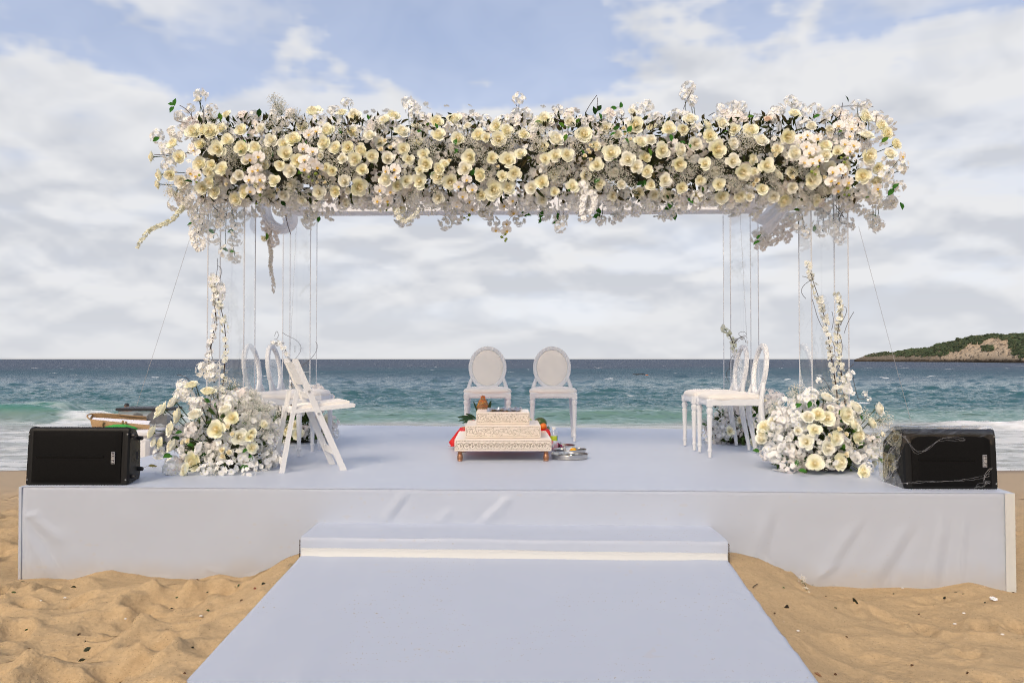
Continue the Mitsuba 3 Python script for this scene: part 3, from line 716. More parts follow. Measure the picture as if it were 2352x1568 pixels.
def join(parts):
    V, Fc, C, off = [], [], [], 0
    for v, f, c in parts: V.append(v); Fc.append(f + off); C.append(c); off += len(v)
    return tm(np.vstack(V), np.vstack(Fc)), np.vstack(C)
def xf(part, M):
    v, f, c = part; return v @ M[:3, :3].T + M[:3, 3], f, c
def cluster_mesh(seed, n, rad, size, col, heart, whorls=2):
    r = np.random.default_rng(seed); P = []
    for i in range(n):
        zc = 1 - 1.7 * (i + .5) / n; a = i * 2.399 + r.normal(0, .2)
        d = np.array([math.sqrt(max(0, 1 - zc * zc)) * math.cos(a), math.sqrt(max(0, 1 - zc * zc)) * math.sin(a), zc])
        P.append(xf(floret(r, whorls, np.array(col) * r.uniform(.97, 1.02), heart), place(d * rad * r.uniform(.75, 1.15) * np.array([1, 1, .9]), d + r.normal(0, .25, 3), r.uniform(0, 6), size * r.uniform(.85, 1.15))))
    return join(P)
W1, W2, PK, PK2 = (.965, .965, .965), (.96, .955, .935), (.955, .925, .905), (.945, .89, .86)
CL = []
for i, (col, n, rad, size, wh) in enumerate([(W1, 15, .050, .050, 1), (W1, 13, .046, .052, 1), (W2, 15, .052, .050, 2), (W1, 12, .044, .054, 2), (W2, 16, .055, .048, 1), (PK, 15, .050, .046, 2), (PK, 14, .048, .048, 2), (PK2, 14, .050, .045, 2), (W1, 8, .034, .052, 1), (W2, 9, .038, .050, 2)]):
    m, c = cluster_mesh(200 + i, n, rad, size, col, (.68, .70, .26) if i in (0, 1, 3, 8) else (.78, .74, .60), wh); CL.append(ply(m, 'bsdf_blossom', True, c))

def oct_dots(P, s, col, r):
    o = np.array([(1, 0, 0), (-1, 0, 0), (0, 1, 0), (0, -1, 0), (0, 0, 1), (0, 0, -1.0)])
    of = np.array([(0, 2, 4), (2, 1, 4), (1, 3, 4), (3, 0, 4), (2, 0, 5), (1, 2, 5), (3, 1, 5), (0, 3, 5)])
    n = len(P); sc = s * r.uniform(.7, 1.3, (n, 1, 1))
    return (P[:, None] + o * sc).reshape(-1, 3), (of[None] + np.arange(n)[:, None, None] * 6).reshape(-1, 3), np.repeat(col * r.uniform(.9, 1.05, (n, 1)), 6, 0)
def strips(A, B, w, col):
    """Thin three-sided stalks from A to B."""
    n = len(A); d = B - A; d /= np.linalg.norm(d, axis=1, keepdims=True) + 1e-9
    s = np.cross(d, [.3, .9, .2]); s /= np.linalg.norm(s, axis=1, keepdims=True) + 1e-9; t = np.cross(d, s)
    ring = [s * w, (-.5 * s + .87 * t) * w, (-.5 * s - .87 * t) * w]
    v = np.stack([A + r_ for r_ in ring] + [B + r_ * .7 for r_ in ring], 1).reshape(-1, 3)
    f = np.array([(0, 1, 4), (0, 4, 3), (1, 2, 5), (1, 5, 4), (2, 0, 3), (2, 3, 5)])
    return v, (f[None] + np.arange(n)[:, None, None] * 6).reshape(-1, 3), np.tile(col, (n * 6, 1))
def breath(P0, N, rad, dots, r):
    """Gypsophila: a puff of tiny white heads on hair stalks."""
    N = np.asarray(N, float) / np.linalg.norm(N)
    d = r.normal(0, 1, (dots, 3)); d /= np.linalg.norm(d, axis=1, keepdims=True)
    d = d + N * .5; d /= np.linalg.norm(d, axis=1, keepdims=True)
    q = P0 + d * rad * r.uniform(.45, 1.1, (dots, 1)) ** .8
    nb = max(4, dots // 5); b = q[:nb]
    return [oct_dots(q, .0034, np.array([.92, .90, .82]), r), strips(np.tile(P0 - N * rad * .5, (nb, 1)), b, .0009, np.array([.16, .20, .09]))]
def leaf_part(p, d, up, L, W, col, r):
    d = np.asarray(d, float); d = d / np.linalg.norm(d); s = np.cross(d, up); s /= np.linalg.norm(s) + 1e-9; n = np.cross(s, d)
    q = np.array([(0, 0, 0), (.3, .42, .10), (.62, .46, .08), (1, 0, -.12), (.62, -.46, .08), (.3, -.42, .10), (.35, 0, -.02), (.68, 0, -.04)])
    v = np.asarray(p) + np.outer(q[:, 0] * L, d) + np.outer(q[:, 1] * W, s) + np.outer(q[:, 2] * L, n)
    return v, np.array([(0, 6, 1), (1, 6, 2), (6, 7, 2), (2, 7, 3), (0, 5, 6), (5, 4, 6), (6, 4, 7), (4, 3, 7)]), np.tile(np.array(col) * r.uniform(.7, 1.3), (8, 1))
r_ = np.random.default_rng(77)
LEAVES = [ply(*[(m_, 'bsdf_leafy', False, c_) for m_, c_ in [join([leaf_part((0, 0, 0), (1, 0, .1), (0, 0, 1), .085, .05, g_, r_)])]][0]) for g_ in ((.05, .16, .03), (.09, .20, .03), (.02, .06, .015), (.06, .18, .04))]

def orchid_parts(r, s=1.0):
    V = []
    def fan(pts, z, col, col0):
        q = np.array([(0, 0)] + pts); v = np.stack([q[:, 0], q[:, 1], [0] + list(z)], 1); n = len(pts)
        c = np.tile(col, (n + 1, 1)); c[0] = col0
        V.append((v * s, np.array([(0, i, i + 1) for i in range(1, n)]), c))
    W, Y = np.array([.94, .935, .94]), np.array([.88, .80, .66])
    for sg_ in (-1, 1):
        a = np.linspace(-.95, 1.15, 9); rr = .5 * (1 - .25 * np.abs(np.linspace(-1, 1, 9)) ** 3)
        fan([(sg_ * (math.cos(t) * r0 * 1.0 + .02), math.sin(t) * r0 + .04) for t, r0 in zip(a, rr)][::sg_], [.05 + r.normal(0, .025) for _ in a], W, Y)
    for a in (1.57, -2.4, -.74):
        e = np.array([math.cos(a), math.sin(a)]); f = np.array([-e[1], e[0]])
        fan([tuple(e * l + f * w) for l, w in ((.22, -.14), (.40, -.13), (.5, 0), (.40, .13), (.22, .14))], [-.03, -.05, -.08, -.05, -.03], np.array([.93, .90, .89]), Y)
    fan([(-.10, .02), (-.12, -.10), (-.04, -.16), (0, -.22), (.04, -.16), (.12, -.10), (.10, .02)], [.12, .16, .13, .18, .13, .16, .12], np.array([.80, .58, .12]), np.array([.55, .30, .05]))
    return V
ORCH = []
for i in range(3):
    m, c = join(orchid_parts(np.random.default_rng(300 + i), .083)); ORCH.append(ply(m, 'bsdf_petal', False, c))
m, c = join([oct_dots(np.array([[0, 0, 0.0]]), .0001, np.array([.30, .38, .08]), r_)]); bud_s = trimesh.creation.icosphere(1, .009); BUD = ply(tm(np.array(bud_s.vertices) * [1, 1, 1.35], bud_s.faces), 'bsdf_leafy', True, np.tile((.28, .36, .08), (len(bud_s.vertices), 1)))


class Bouquet:
    """Collects the parts of one arrangement: roses, clusters and leaves one by one, the fillers as one mesh each."""
    def __init__(self, key): self.k, self.stems, self.breath_, self.fol, self.n, self.extra = key, [], [], [], 0, []
    def rose(self, p, d, n, kind='cream', roll=None, sub='rose'):
        s = {'cream': ROSES[rng.integers(len(ROSES))], 'small': ROSE_SMALL, 'white': ROSE_WHITE, 'peach': ROSE_PEACH}[kind]
        put(f'{self.k}__{"spray_rose" if kind == "small" else "rose"}', s, place(np.asarray(p) - np.asarray(n) / np.linalg.norm(n) * d * .30, n, rng.uniform(0, 6.28), d / 2.05))
    def cluster(self, p, n, s=1.0, v=None):
        v = rng.integers(len(CL)) if v is None else v
        if self.n < 298: put(self.k + '__blossom_cluster', CL[v], place(p, n, rng.uniform(0, 6.28), s * rng.uniform(.9, 1.15)))
        self.n += 1
    def leaf(self, p, d, v=0, s=1.0):
        s *= .8
        d = np.asarray(d, float); up = np.array([0, -.8, .6]) + rng.normal(0, .3, 3)
        x = d / np.linalg.norm(d); z = up - x * (up @ x); z /= np.linalg.norm(z); y = np.cross(z, x)
        M = np.eye(4); M[:3, 0], M[:3, 1], M[:3, 2], M[:3, 3] = x * s, y * s, z * s, p
        put(self.k + '__leaf', LEAVES[v], M)
    def stem(self, a, b, r=.0028, bend=.03):
        a, b = np.asarray(a, float), np.asarray(b, float)
        self.stems.append(tube(spline([a, (a + b) / 2 + rng.normal(0, bend, 3) * np.linalg.norm(b - a) * 3 * .33, b], 8), np.linspace(r * 1.25, r, 8), 5))
    def gyp(self, p, n, rad=.08, dots=150): self.breath_ += breath(np.asarray(p, float), n, rad, dots, rng)
    def foliage(self, p, n, col=None, L=.07):
        d = np.asarray(n, float) + rng.normal(0, .9, 3)
        self.fol.append(leaf_part(p, d, rng.normal(0, 1, 3), L * rng.uniform(.6, 1.2), L * rng.uniform(.22, .5), (.028, .045, .016) if col is None else col, rng))
    def finish(self):
        if self.stems: kk_ = put(self.k + '__stems', ply(cat(self.stems), 'bsdf_stem', True)); labels[kk_] = {'kind': 'stuff', 'label': 'green and brown flower stems'}
        if self.breath_: m, c = join(self.breath_); kk_ = put(self.k + '__babys_breath', ply(m, 'bsdf_leafy', False, c)); labels[kk_] = {'kind': 'stuff', 'label': 'tiny white filler flowers between the roses'}
        if self.fol: m, c = join(self.fol); kk_ = put(self.k + '__foliage', ply(m, 'bsdf_leafy', False, c)); labels[kk_] = {'kind': 'stuff', 'label': 'dark foliage deep between the flowers'}


def crop(c, x, y):
    x0, y0, s = {1: (500, 300, .5102), 2: (1500, 300, .5102), 3: (2600, 300, .5102), 4: (0, 1000, .6378), 6: (2650, 1000, .6378)}[c]
    return (x0 + x * s) / 1.74150, (y0 + y * s) / 1.74150
SC = {1: .5102 / 1.7415, 2: .5102 / 1.7415, 3: .5102 / 1.7415, 4: .6378 / 1.7415, 6: .6378 / 1.7415}

# roses of the garland, as seen in the photo (crop, x, y, diameter)
R1 = [(1475,265,135),(1695,280,95),(1790,310,110),(785,300,85),(570,180,78),(525,430,120),(600,420,100),(665,430,125),(745,410,85),(900,420,100),(1055,415,90),(1575,425,120),(1915,460,90),(365,525,100),(795,505,100),(1315,490,120),(1140,505,105),(1240,530,90),(1545,530,115),(905,565,120),(1015,560,105),(715,580,125),(1640,565,105),(1745,565,100),(1840,595,115),(1935,640,105),(1260,610,115),(415,640,100),(190,640,85),(1345,670,110),(1525,635,70),(1795,665,110),(575,690,115),(670,705,80),(750,730,110),(1210,705,85),(1290,750,120),(1570,725,75),(1860,740,90),(250,785,100),(345,785,90),(655,765,90),(430,835,120),(650,840,90),(890,780,95),(850,825,70),(1165,820,95),(1620,755,80),(240,860,80),(920,910,110),(690,915,100),(1715,830,110),(1515,920,105),(1640,915,90),(1840,885,140),(1740,910,70),(855,975,105),(1240,950,100),(1725,1005,90),(600,890,100),(440,1045,60),(1380,985,70),(1085,1285,50),(940,670,80),(1700,650,80)]
R2 = [(65,340,105),(150,305,105),(215,425,115),(490,355,110),(615,330,110),(495,455,115),(650,490,110),(720,390,80),(810,460,110),(870,490,75),(945,395,95),(1040,430,115),(965,500,120),(1170,455,90),(1330,330,130),(1530,360,110),(1435,490,140),(1640,455,135),(2020,280,80),(2045,385,130),(2300,415,110),(2085,510,100),(2165,500,100),(2260,590,120),(100,650,115),(220,580,100),(265,660,85),(375,620,90),(390,700,115),(490,740,105),(545,690,80),(735,645,120),(700,735,105),(815,785,105),(490,800,110),(920,650,90),(1040,660,130),(1140,610,90),(1330,655,90),(1415,625,105),(1505,620,105),(1850,605,130),(1980,660,115),(2050,720,105),(2130,755,100),(1735,700,105),(1000,790,90),(1095,775,115),(590,845,125),(250,830,95),(345,830,115),(75,810,110),(180,870,90),(490,965,110),(190,1045,100),(935,900,150),(830,940,95),(1045,880,110),(1220,880,115),(1305,835,105),(1550,865,100),(1410,915,75),(1770,860,90),(1315,990,85),(845,1085,95),(2160,860,85),(2280,820,105),(1935,855,85),(350,745,70)]
R3 = [(315,330,110),(465,385,95),(575,365,100),(790,420,125),(470,470,105),(540,580,140),(360,540,120),(255,585,120),(660,530,110),(880,495,110),(1090,485,115),(1140,290,100),(1270,390,95),(1705,315,115),(1825,385,105),(1870,450,95),(1705,455,115),(1940,535,90),(1890,605,105),(1730,635,130),(1145,605,110),(1380,540,105),(1380,620,105),(1470,595,80),(235,705,110),(430,690,95),(655,675,110),(735,770,130),(920,705,120),(825,755,70),(1670,790,115),(2000,750,85),(1275,830,125),(1300,770,100),(1125,885,100),(395,830,85),(545,860,100),(255,885,90),(570,960,110),(710,960,100),(780,950,70),(885,890,95),(970,960,105),(1060,995,105),(1320,980,95),(925,335,70)]
S1 = [(1195,900,42),(1525,800,38),(1565,840,40),(1505,840,36),(790,855,40)]
S2 = [(1690,545,42),(1735,585,42),(1670,585,38),(1645,630,46),(1685,605,36),(1690,660,42),(1950,415,46),(1960,460,38),(1995,450,36),(2005,500,42),(965,715,36),(580,670,46),(75,510,50),(45,580,55),(120,565,48)]
S3 = [(1000,560,46),(965,590,42),(1015,600,36),(985,625,46),(1625,595,42),(1600,630,36),(840,825,60),(815,860,50),(1120,800,46),(1370,800,42)]
YC, HH = 6.40, 118.0                                      # the garland's axis and half height in the photo's pixels at that distance
def front_of(px, py, lift=0.0):
    """A point on the garland's rounded front and the outward normal there."""
    t = np.clip((py - 366) / HH, -1.25, 1.25)
    ex = np.clip((470 - px) / 130, 0, 1.2) - np.clip((px - 1985) / 110, 0, 1.2)
    q = math.sqrt(max(0.0, 1 - min(1, t * t) - min(.9, ex * ex * .8)))
    Y = YC - (.40 + lift) * q - .06
    n = np.array([-.85 * ex, -.35 - q, -t * .75])
    return at(px, py, Y), n / np.linalg.norm(n)
gar = thing('floral_garland', 'long lush garland of cream roses and white blossom covering the front canopy beam', 'floral garland')
G = Bouquet(gar)
for c_, L in ((1, R1), (2, R2), (3, R3)):
    for x, y, d in L:
        px, py = crop(c_, x, y); p, n = front_of(px, py, .03)
        size = d * SC[c_] / F * p[1] * 1.13
        nn = n + rng.normal(0, .30, 3) + np.array([0, -.35, .04])
        if px < 375: nn = n + np.array([-.5, 0, 0])
        if py < 285: nn = nn + np.array([0, -.2, .35])
        if (c_, x, y) == (2, 1330, 330): nn = np.array([.2, -.8, .5])
        G.rose(p, size, nn, 'peach' if (c_, x) in ((3, 925),) else 'cream')
        if py < 285 or px < 385 or px > 2055:
            G.stem(p - nn / np.linalg.norm(nn) * size * .3, at(np.clip(px + (40 if px < 600 else rng.uniform(-14, 14)), 440, 1990), max(py, 300) + 30 if px > 385 else py + rng.uniform(-12, 12) - 4, 6.35))
for c_, L in ((1, S1), (2, S2), (3, S3)):
    for x, y, d in L:
        px, py = crop(c_, x, y); p, n = front_of(px, py, .02); G.rose(p, d * SC[c_] / F * p[1] * 1.05, n + rng.normal(0, .2, 3) + np.array([0, -.4, .1]), 'small')
taken = [(crop(c_, x, y), d * SC[c_]) for c_, L in ((1, R1), (2, R2), (3, R3)) for x, y, d in L]
k_ = 0
for _ in range(900):                                       # shaded roses set deeper between them
    px, py = rng.uniform(420, 2030), rng.uniform(285, 452)
    if k_ > 62 or any(math.hypot(px - a, py - b) < .52 * (e + 27) for (a, b), e in taken): continue
    k_ += 1; taken.append(((px, py), 27)); p, n = front_of(px, py, -.05); G.rose(p, 30 / F * p[1], n + rng.normal(0, .35, 3) + np.array([0, -.2, 0]))
# blossom clusters as seen in the photo
B1 = [(590,150),(500,255),(430,340),(400,295),(470,330),(240,480),(960,330),(1010,315),(1130,270),(1190,250),(1620,260),(1645,330),(1530,350),(1740,215),(680,270),(1790,400),(1850,440),(420,450),(330,600),(330,700),(300,560),(600,1000),(500,1060),(560,1110),(640,1040),(720,1100),(800,1100),(850,1130),(900,1080),(700,1060),(510,1180),(580,1210),(640,1190),(690,1280),(560,1280),(790,1385),(820,1415),(820,1280),(870,1200),(1010,1050),(1190,1040),(1230,1070),(1440,1090),(1470,1080),(1420,1140),(1560,1060),(1490,1020),(1680,990),(1850,990),(1920,970),(500,1000),(560,940),(480,970),(760,1010),(820,1060),(680,1120),(760,1180),(600,1130)]
B2 = [(250,190),(310,230),(290,260),(310,310),(870,340),(850,390),(1130,195),(1110,280),(1180,310),(1250,340),(1050,350),(1440,285),(1650,350),(1720,370),(1830,320),(1930,290),(2130,245),(2060,270),(2220,350),(400,380),(330,440),(580,420),(720,400),(250,1130),(200,1130),(300,1090),(330,1040),(550,1150),(600,1080),(640,980),(690,1010),(640,1110),(740,970),(880,1080),(930,1140),(1160,1030),(1130,1120),(1200,1010),(1180,960),(1330,1050),(1380,1020),(1400,1080),(1320,1090),(1450,1190),(1480,1120),(1500,1040),(1640,880),(1660,960),(1700,1010),(1640,1040),(1640,1110),(1720,960),(1620,830),(1760,1140),(1790,1120),(1850,1010),(1880,1020),(1950,920),(1930,1080),(1990,1040),(2050,1080),(2140,1050),(2210,1010),(1880,1125),(2280,1090),(2320,1080),(1170,510),(1200,580),(1240,650),(1260,740),(1210,790),(1310,740)]
B3 = [(310,85),(285,140),(335,195),(570,240),(560,310),(640,270),(690,230),(745,215),(690,330),(200,310),(1050,250),(1100,220),(1000,280),(1210,250),(1280,290),(1390,300),(1380,350),(1450,280),(1570,290),(1640,230),(1690,240),(1810,310),(960,340),(880,340),(240,1010),(300,940),(370,970),(430,960),(150,1080),(660,1060),(640,1010),(700,1050),(830,1100),(840,1070),(900,980),(1180,1080),(1170,1170),(1220,1240),(1340,1080),(1400,1060),(1370,1220),(1480,1220),(1510,1270),(1330,1190),(1560,1030),(1480,1130),(1600,1000),(1640,1060),(1700,930),(1750,960),(1650,900),(1780,1150),(1740,1140),(1800,1170),(1770,1070),(1880,1000),(1940,980),(1830,780),(1900,860),(1960,870),(1850,1010),(1590,1150),(1960,720),(1570,950),(1440,1180),(1400,1130)]
for c_, L in ((1, B1), (2, B2), (3, B3)):
    for x, y in L:
        px, py = crop(c_, x, y); p, n = front_of(px, py, -.06); p = p + [0, rng.uniform(-.05, .14), 0]
        low = py > 430
        G.cluster(p, n + np.array([0, -.6, .25 if low else .3]), rng.uniform(.78, 1.0), rng.choice([0, 1, 3, 4, 8, 2, 3]) if low else rng.choice([0, 1, 2, 3, 8, 9]))
        if py < 270 or py > 500: G.stem(p, at(px + rng.uniform(-16, 16), 320 if py < 300 else 440, 6.35), .0022)
for x, y in ((1110, 1180), (1150, 1230), (1160, 1300), (1120, 1150), (1180, 1200)): G.cluster(at(*crop(1, x, y), 6.9), (0, -1, -.3), .95, 6)
for x, y in ((1040,1120),(1000,1170),(930,1230),(870,1240),(840,1280),(870,1335),(960,1280),(1060,1270),(1090,1200),(1080,1130),(1010,1250),(900,1300),(1120,1100)): G.cluster(at(*crop(3, x, y), 6.95), (0, -1, -.3), .95, rng.choice([2, 5, 6, 0]))
for _ in range(400):                                       # the body of the garland
    if G.n > 280: break
    px, py = rng.uniform(420, 2035), 366 + HH * .82 * rng.uniform(-1, 1); p, n = front_of(px, py, -.12)
    G.cluster(p, n, .95, rng.choice([2, 4, 5, 6, 7, 0]))
fill = []
for _ in range(190):                                       # the side away from the camera, and the rounded ends
    px = rng.uniform(400, 2060); a = rng.uniform(-.3, 1.2) * math.pi
    c0 = at(px, 366, YC + .05); n = np.array([0, math.cos(a - 1.2), math.sin(a - 1.2)]); n[1] = abs(n[1]) * .9 + .1
    v, f, c = floret(rng, 2, W2); P = [xf(floret(rng, 1, np.array(W2)), place(c0 + n * .30 + rng.normal(0, .05, 3), n + rng.normal(0, .4, 3), 0, .05)) for _k in range(9)]
    fill += P
for _ in range(400):                                       # and deep between the roses
    px, py = rng.uniform(400, 2055), 366 + HH * .86 * rng.uniform(-1, 1)
    if _ % 3 == 0: py = rng.uniform(436, 472)
    p, n = front_of(px, py, -.15)
    col_ = np.array([W1, W2, PK, PK2, PK][rng.integers(2 if _ % 3 == 0 else 5)]); rd = rng.uniform(.035, .055)
    for k_ in range(11):
        dv = rng.normal(0, 1, 3) + n * 1.2; dv /= np.linalg.norm(dv)
        fill.append(xf(floret(rng, 1, col_ * rng.uniform(.96, 1.0)), place(p + dv * rd, dv + rng.normal(0, .3, 3), rng.uniform(0, 6), rng.uniform(.042, .055))))
m, c = join(fill); kf = put(gar + '__blossom_filling', ply(m, 'bsdf_blossom', False, c)); labels[kf] = {'kind': 'stuff', 'label': 'loose white and blush blossom deep in the garland'}
for _ in range(3400):
    px, py = rng.uniform(455, 1990), 366 + HH * .78 * rng.uniform(-1, 1); p, n = front_of(px, py, -.16 + rng.uniform(-.1, .10)); G.foliage(p, n, (.045, .058, .022) if rng.random() < .7 else (.085, .072, .036))
core = [lathe([(.001, -.01), (.10, 0)] + [(.165 + .03 * math.sin(i * 2.1) + .02 * math.sin(i * 5.3), .03 + i * .0235) for i in range(41)] + [(.10, 1.0), (.001, 1.01)], 14)]
core[0].apply_transform(np.array([[0, 0, 4.75, -2.33], [1, 0, 0, 6.43], [0, 1, 0, 2.875], [0, 0, 0, 1.0]]))
scene['bsdf_moss'] = pr(proc(lambda p, n, uv: mix((.02, .028, .012), (.075, .07, .045), fbm(p.x * 30, p.y * 30, p.z * 30, 3))), .9)
put(gar + '__moss_core', ply(core[0], 'bsdf_moss', True))
GY = [(830,600),(800,640),(870,660),(1110,640),(1080,700),(1150,580),(700,560),(1600,640),(1640,680),(1620,590),(1690,450),(1700,480),(1400,390),(1180,380),(1140,400),(1250,430),(1330,330),(1180,215),(1220,280),(1720,790),(1780,760),(1300,880),(1350,920),(1100,940),(390,900),(720,860),(980,600),(1020,660),(1560,650),(1680,730),(1450,800),(1600,840),(760,440),(690,350)]
GY2 = [(30,420),(330,530),(360,560),(300,560),(430,570),(430,630),(760,520),(740,570),(820,600),(850,650),(900,730),(880,800),(980,570),(1040,550),(1100,490),(1290,480),(1260,540),(1290,570),(1420,740),(1380,790),(1440,820),(1500,730),(1700,780),(1800,770),(1880,720),(1920,770),(1850,830),(1950,810),(1980,570),(1820,520),(2050,600),(1600,560),(680,500),(640,600),(480,880),(440,1040),(280,930),(2010,870)]
GY3 = [(720,490),(760,520),(830,580),(740,530),(310,690),(330,740),(230,800),(280,790),(450,780),(470,760),(540,700),(660,860),(720,880),(640,830),(760,860),(970,770),(940,800),(980,880),(1150,740),(1200,740),(1130,950),(1360,850),(1390,870),(1300,930),(520,760),(1240,930)]
for c_, L in ((1, GY), (2, GY2), (3, GY3)):
    for x, y in L:
        px, py = crop(c_, x, y); p, n = front_of(px, py, -.045); G.gyp(p, n, rng.uniform(.055, .085), int(rng.uniform(110, 190)))
for _ in range(24):
    px, py = rng.uniform(450, 2000), rng.uniform(300, 440); p, n = front_of(px, py, -.09); G.gyp(p, n, .07, 130)
LV = [(1,360,232,-1,.1,0),(1,393,215,.2,1,0),(1,375,265,-.3,-.6,0),(1,1050,300,.1,1,2),(1,1240,1005,.5,-.6,2),(1,840,1385,1,-.05,0),(1,795,1378,-.6,.3,0),(1,1520,1140,-.2,-1,0),(1,655,1215,.3,-.2,0),(1,530,1165,-.5,-.2,0),(1,255,500,-.5,-.4,0),(1,745,330,-.1,1,1),(1,1110,1265,.1,1,1),(1,840,1225,-.6,-.2,0),(1,510,840,-.7,.1,2),
      (2,1880,262,-.6,.0,0),(2,1925,240,.1,1,0),(2,1720,290,-.2,.8,2),(2,1755,265,.5,.7,2),(2,1190,1100,1,-.1,0),(2,1170,1095,-.5,.6,0),(2,1755,1068,-.5,.6,0),(2,1745,1105,-.8,-.3,0),(2,1290,1140,-.3,-.8,0),(2,1300,1100,.3,.7,0),(2,1440,1125,-.2,.8,0),(2,1425,1160,-.9,-.2,0),(2,2310,1015,.1,.9,0),(2,2295,1050,-.8,-.1,0),(2,2340,1055,.8,-.1,0),(2,1855,470,.5,.2,0),(2,2150,600,.2,-.8,1),(2,2090,850,-.6,-.3,2),(2,1990,440,.3,.6,0),
      (3,155,1020,.0,1,0),(3,140,1050,-.8,-.2,0),(3,178,1060,.8,-.2,0),(3,310,985,.5,-.6,0),(3,190,1095,.1,-.8,0),(3,1745,1110,.7,-.4,0),(3,1965,1025,.1,-.9,0),(3,1920,880,.6,.6,0),(3,850,1310,-.6,-.3,0),(3,850,1275,.4,.5,0),(3,1285,1205,-.2,-.9,1),(3,1540,190,-.5,.8,2),(3,1830,520,.5,.4,1),(3,1300,330,.6,.3,0),(3,165,490,.1,-.8,0),(3,1150,1060,.8,-.1,1),(3,1900,905,-.4,-.5,0),(3,780,330,.6,.1,1)]
for c_, x, y, dx, dz, v in LV:
    px, py = crop(c_, x, y); p, n = front_of(px, py, .02); G.leaf(p - np.array([dx, 0, dz]) * .03, (dx, rng.uniform(-.3, .1), dz), v, rng.uniform(.75, 1.05))
for _ in range(46):                                        # fresh leaves tucked among the flowers
    px, py = rng.uniform(430, 2020), rng.choice([rng.uniform(270, 330), rng.uniform(330, 460)]); p, n = front_of(px, py, .0); G.leaf(p, n * .6 + rng.normal(0, .7, 3), rng.choice([0, 1, 3]), rng.uniform(.6, .9))
# orchid sprays: blooms one by one along an arching stalk
OS = [(1, [(520,570),(545,600)], []), (1, [(985,660),(1050,640),(1000,750),(1040,740),(1060,815),(975,820),(1065,890),(985,910)], [(1060,940),(1060,985),(1030,1010)]),
      (1, [(1440,465),(1500,440),(1400,575),(1470,600),(1405,665),(1480,690),(1410,735),(1510,720)], [(1440,800),(1495,775),(1470,830)]), (1, [(520,770),(560,790)], [(585,785),(560,840)]),
      (2, [(90,750),(160,740),(160,800),(40,900),(120,915),(20,985),(100,985)], [(55,1045),(100,1018),(90,1060)]), (2, [(720,820),(655,870),(760,895),(690,950),(740,990),(690,1060),(760,1050),(640,1020)], [(740,1098),(700,1120),(732,1135)]),
      (2, [(1075,985),(1010,1025),(1085,1080),(1030,1165),(950,1215),(1030,1220)], [(1022,1248),(993,1270),(1030,1285),(1022,1300)]),
      (3, [(1240,475),(1310,500),(1180,490),(1220,560),(1250,610),(1290,580),(1210,685),(1270,690),(1320,670)], [(1318,720),(1268,760),(1297,780)]), (3, [(1510,390),(1580,420),(1560,480),(1600,550),(1530,540),(1560,600),(1480,400)], [(1500,650),(1550,650),(1525,685)]),
      (3, [(1440,760),(1500,740),(1530,770),(1475,840),(1550,840),(1470,905),(1420,830)], [(1550,888),(1525,940),(1560,940)]), (3, [(1780,890),(1975,640)], [])]
for c_, L, buds in OS:
    pts = []
    for x, y in L:
        px, py = crop(c_, x, y); p, n = front_of(px, py, .05); pts.append(p)
        put(gar + '__orchid_bloom', ORCH[rng.integers(3)], place(p, n + rng.normal(0, .42, 3) + np.array([0, -.6, -.1]), rng.normal(0, .45), rng.uniform(.88, 1.05)))
    for x, y in buds:
        px, py = crop(c_, x, y); p, n = front_of(px, py, .05); pts.append(p); put(gar + '__orchid_bud', BUD, place(p, (rng.normal(), -1, -.8), 0, rng.uniform(.8, 1.3)))
    for a, b in zip(pts[:-1], pts[1:]): G.stem(a + [0, .02, 0], b + [0, .02, 0], .0016, .0)
# hanging strings of petals
def string_of(path, n, size, col, key, r, heart=(.80, .76, .58)):
    P = []
    c = spline(path, n)
    for i, q in enumerate(c):
        t = c[min(i + 1, n - 1)] - c[max(i - 1, 0)]; t /= np.linalg.norm(t)
        for k in range(3):
            d = r.normal(0, 1, 3); d -= t * (d @ t) * .8; d /= np.linalg.norm(d)
            P.append(xf(floret(r, 1, np.array(col) * r.uniform(.95, 1.02), heart), place(q + d * size * .25, d - t * .3, r.uniform(0, 6), size * r.uniform(.75, 1.1) * (1 - .45 * i / n))))
    m, cc = join(P); return put(key, ply(m, 'bsdf_blossom', False, cc))
for c_, path, Y, n, s, col in ((1, [(450,1035),(380,1120),(290,1175),(200,1215),(140,1280),(95,1350)], 6.1, 38, .042, (.84, .84, .70)), (1, [(1150,1180),(1130,1290),(1145,1400),(1140,1500),(1155,1590),(1165,1640),(1160,1700)], 6.9, 52, .042, (.86, .83, .78)), (1, [(525,1240),(545,1330),(580,1370),(610,1350),(600,1280)], 6.0, 22, .045, W2),
                              (2, [(170,1060),(190,1120),(240,1145),(300,1110),(340,1060)], 6.05, 22, .044, (.86, .86, .78)), (2, [(1630,850),(1640,950),(1625,1050),(1640,1130)], 6.0, 24, .055, W1), (2, [(1700,920),(1720,1000),(1680,1080)], 6.0, 16, .052, W1)):
    kx = string_of([at(*crop(c_, x, y), Y) for x, y in path], n, s, col, gar + '__petal_string', rng)
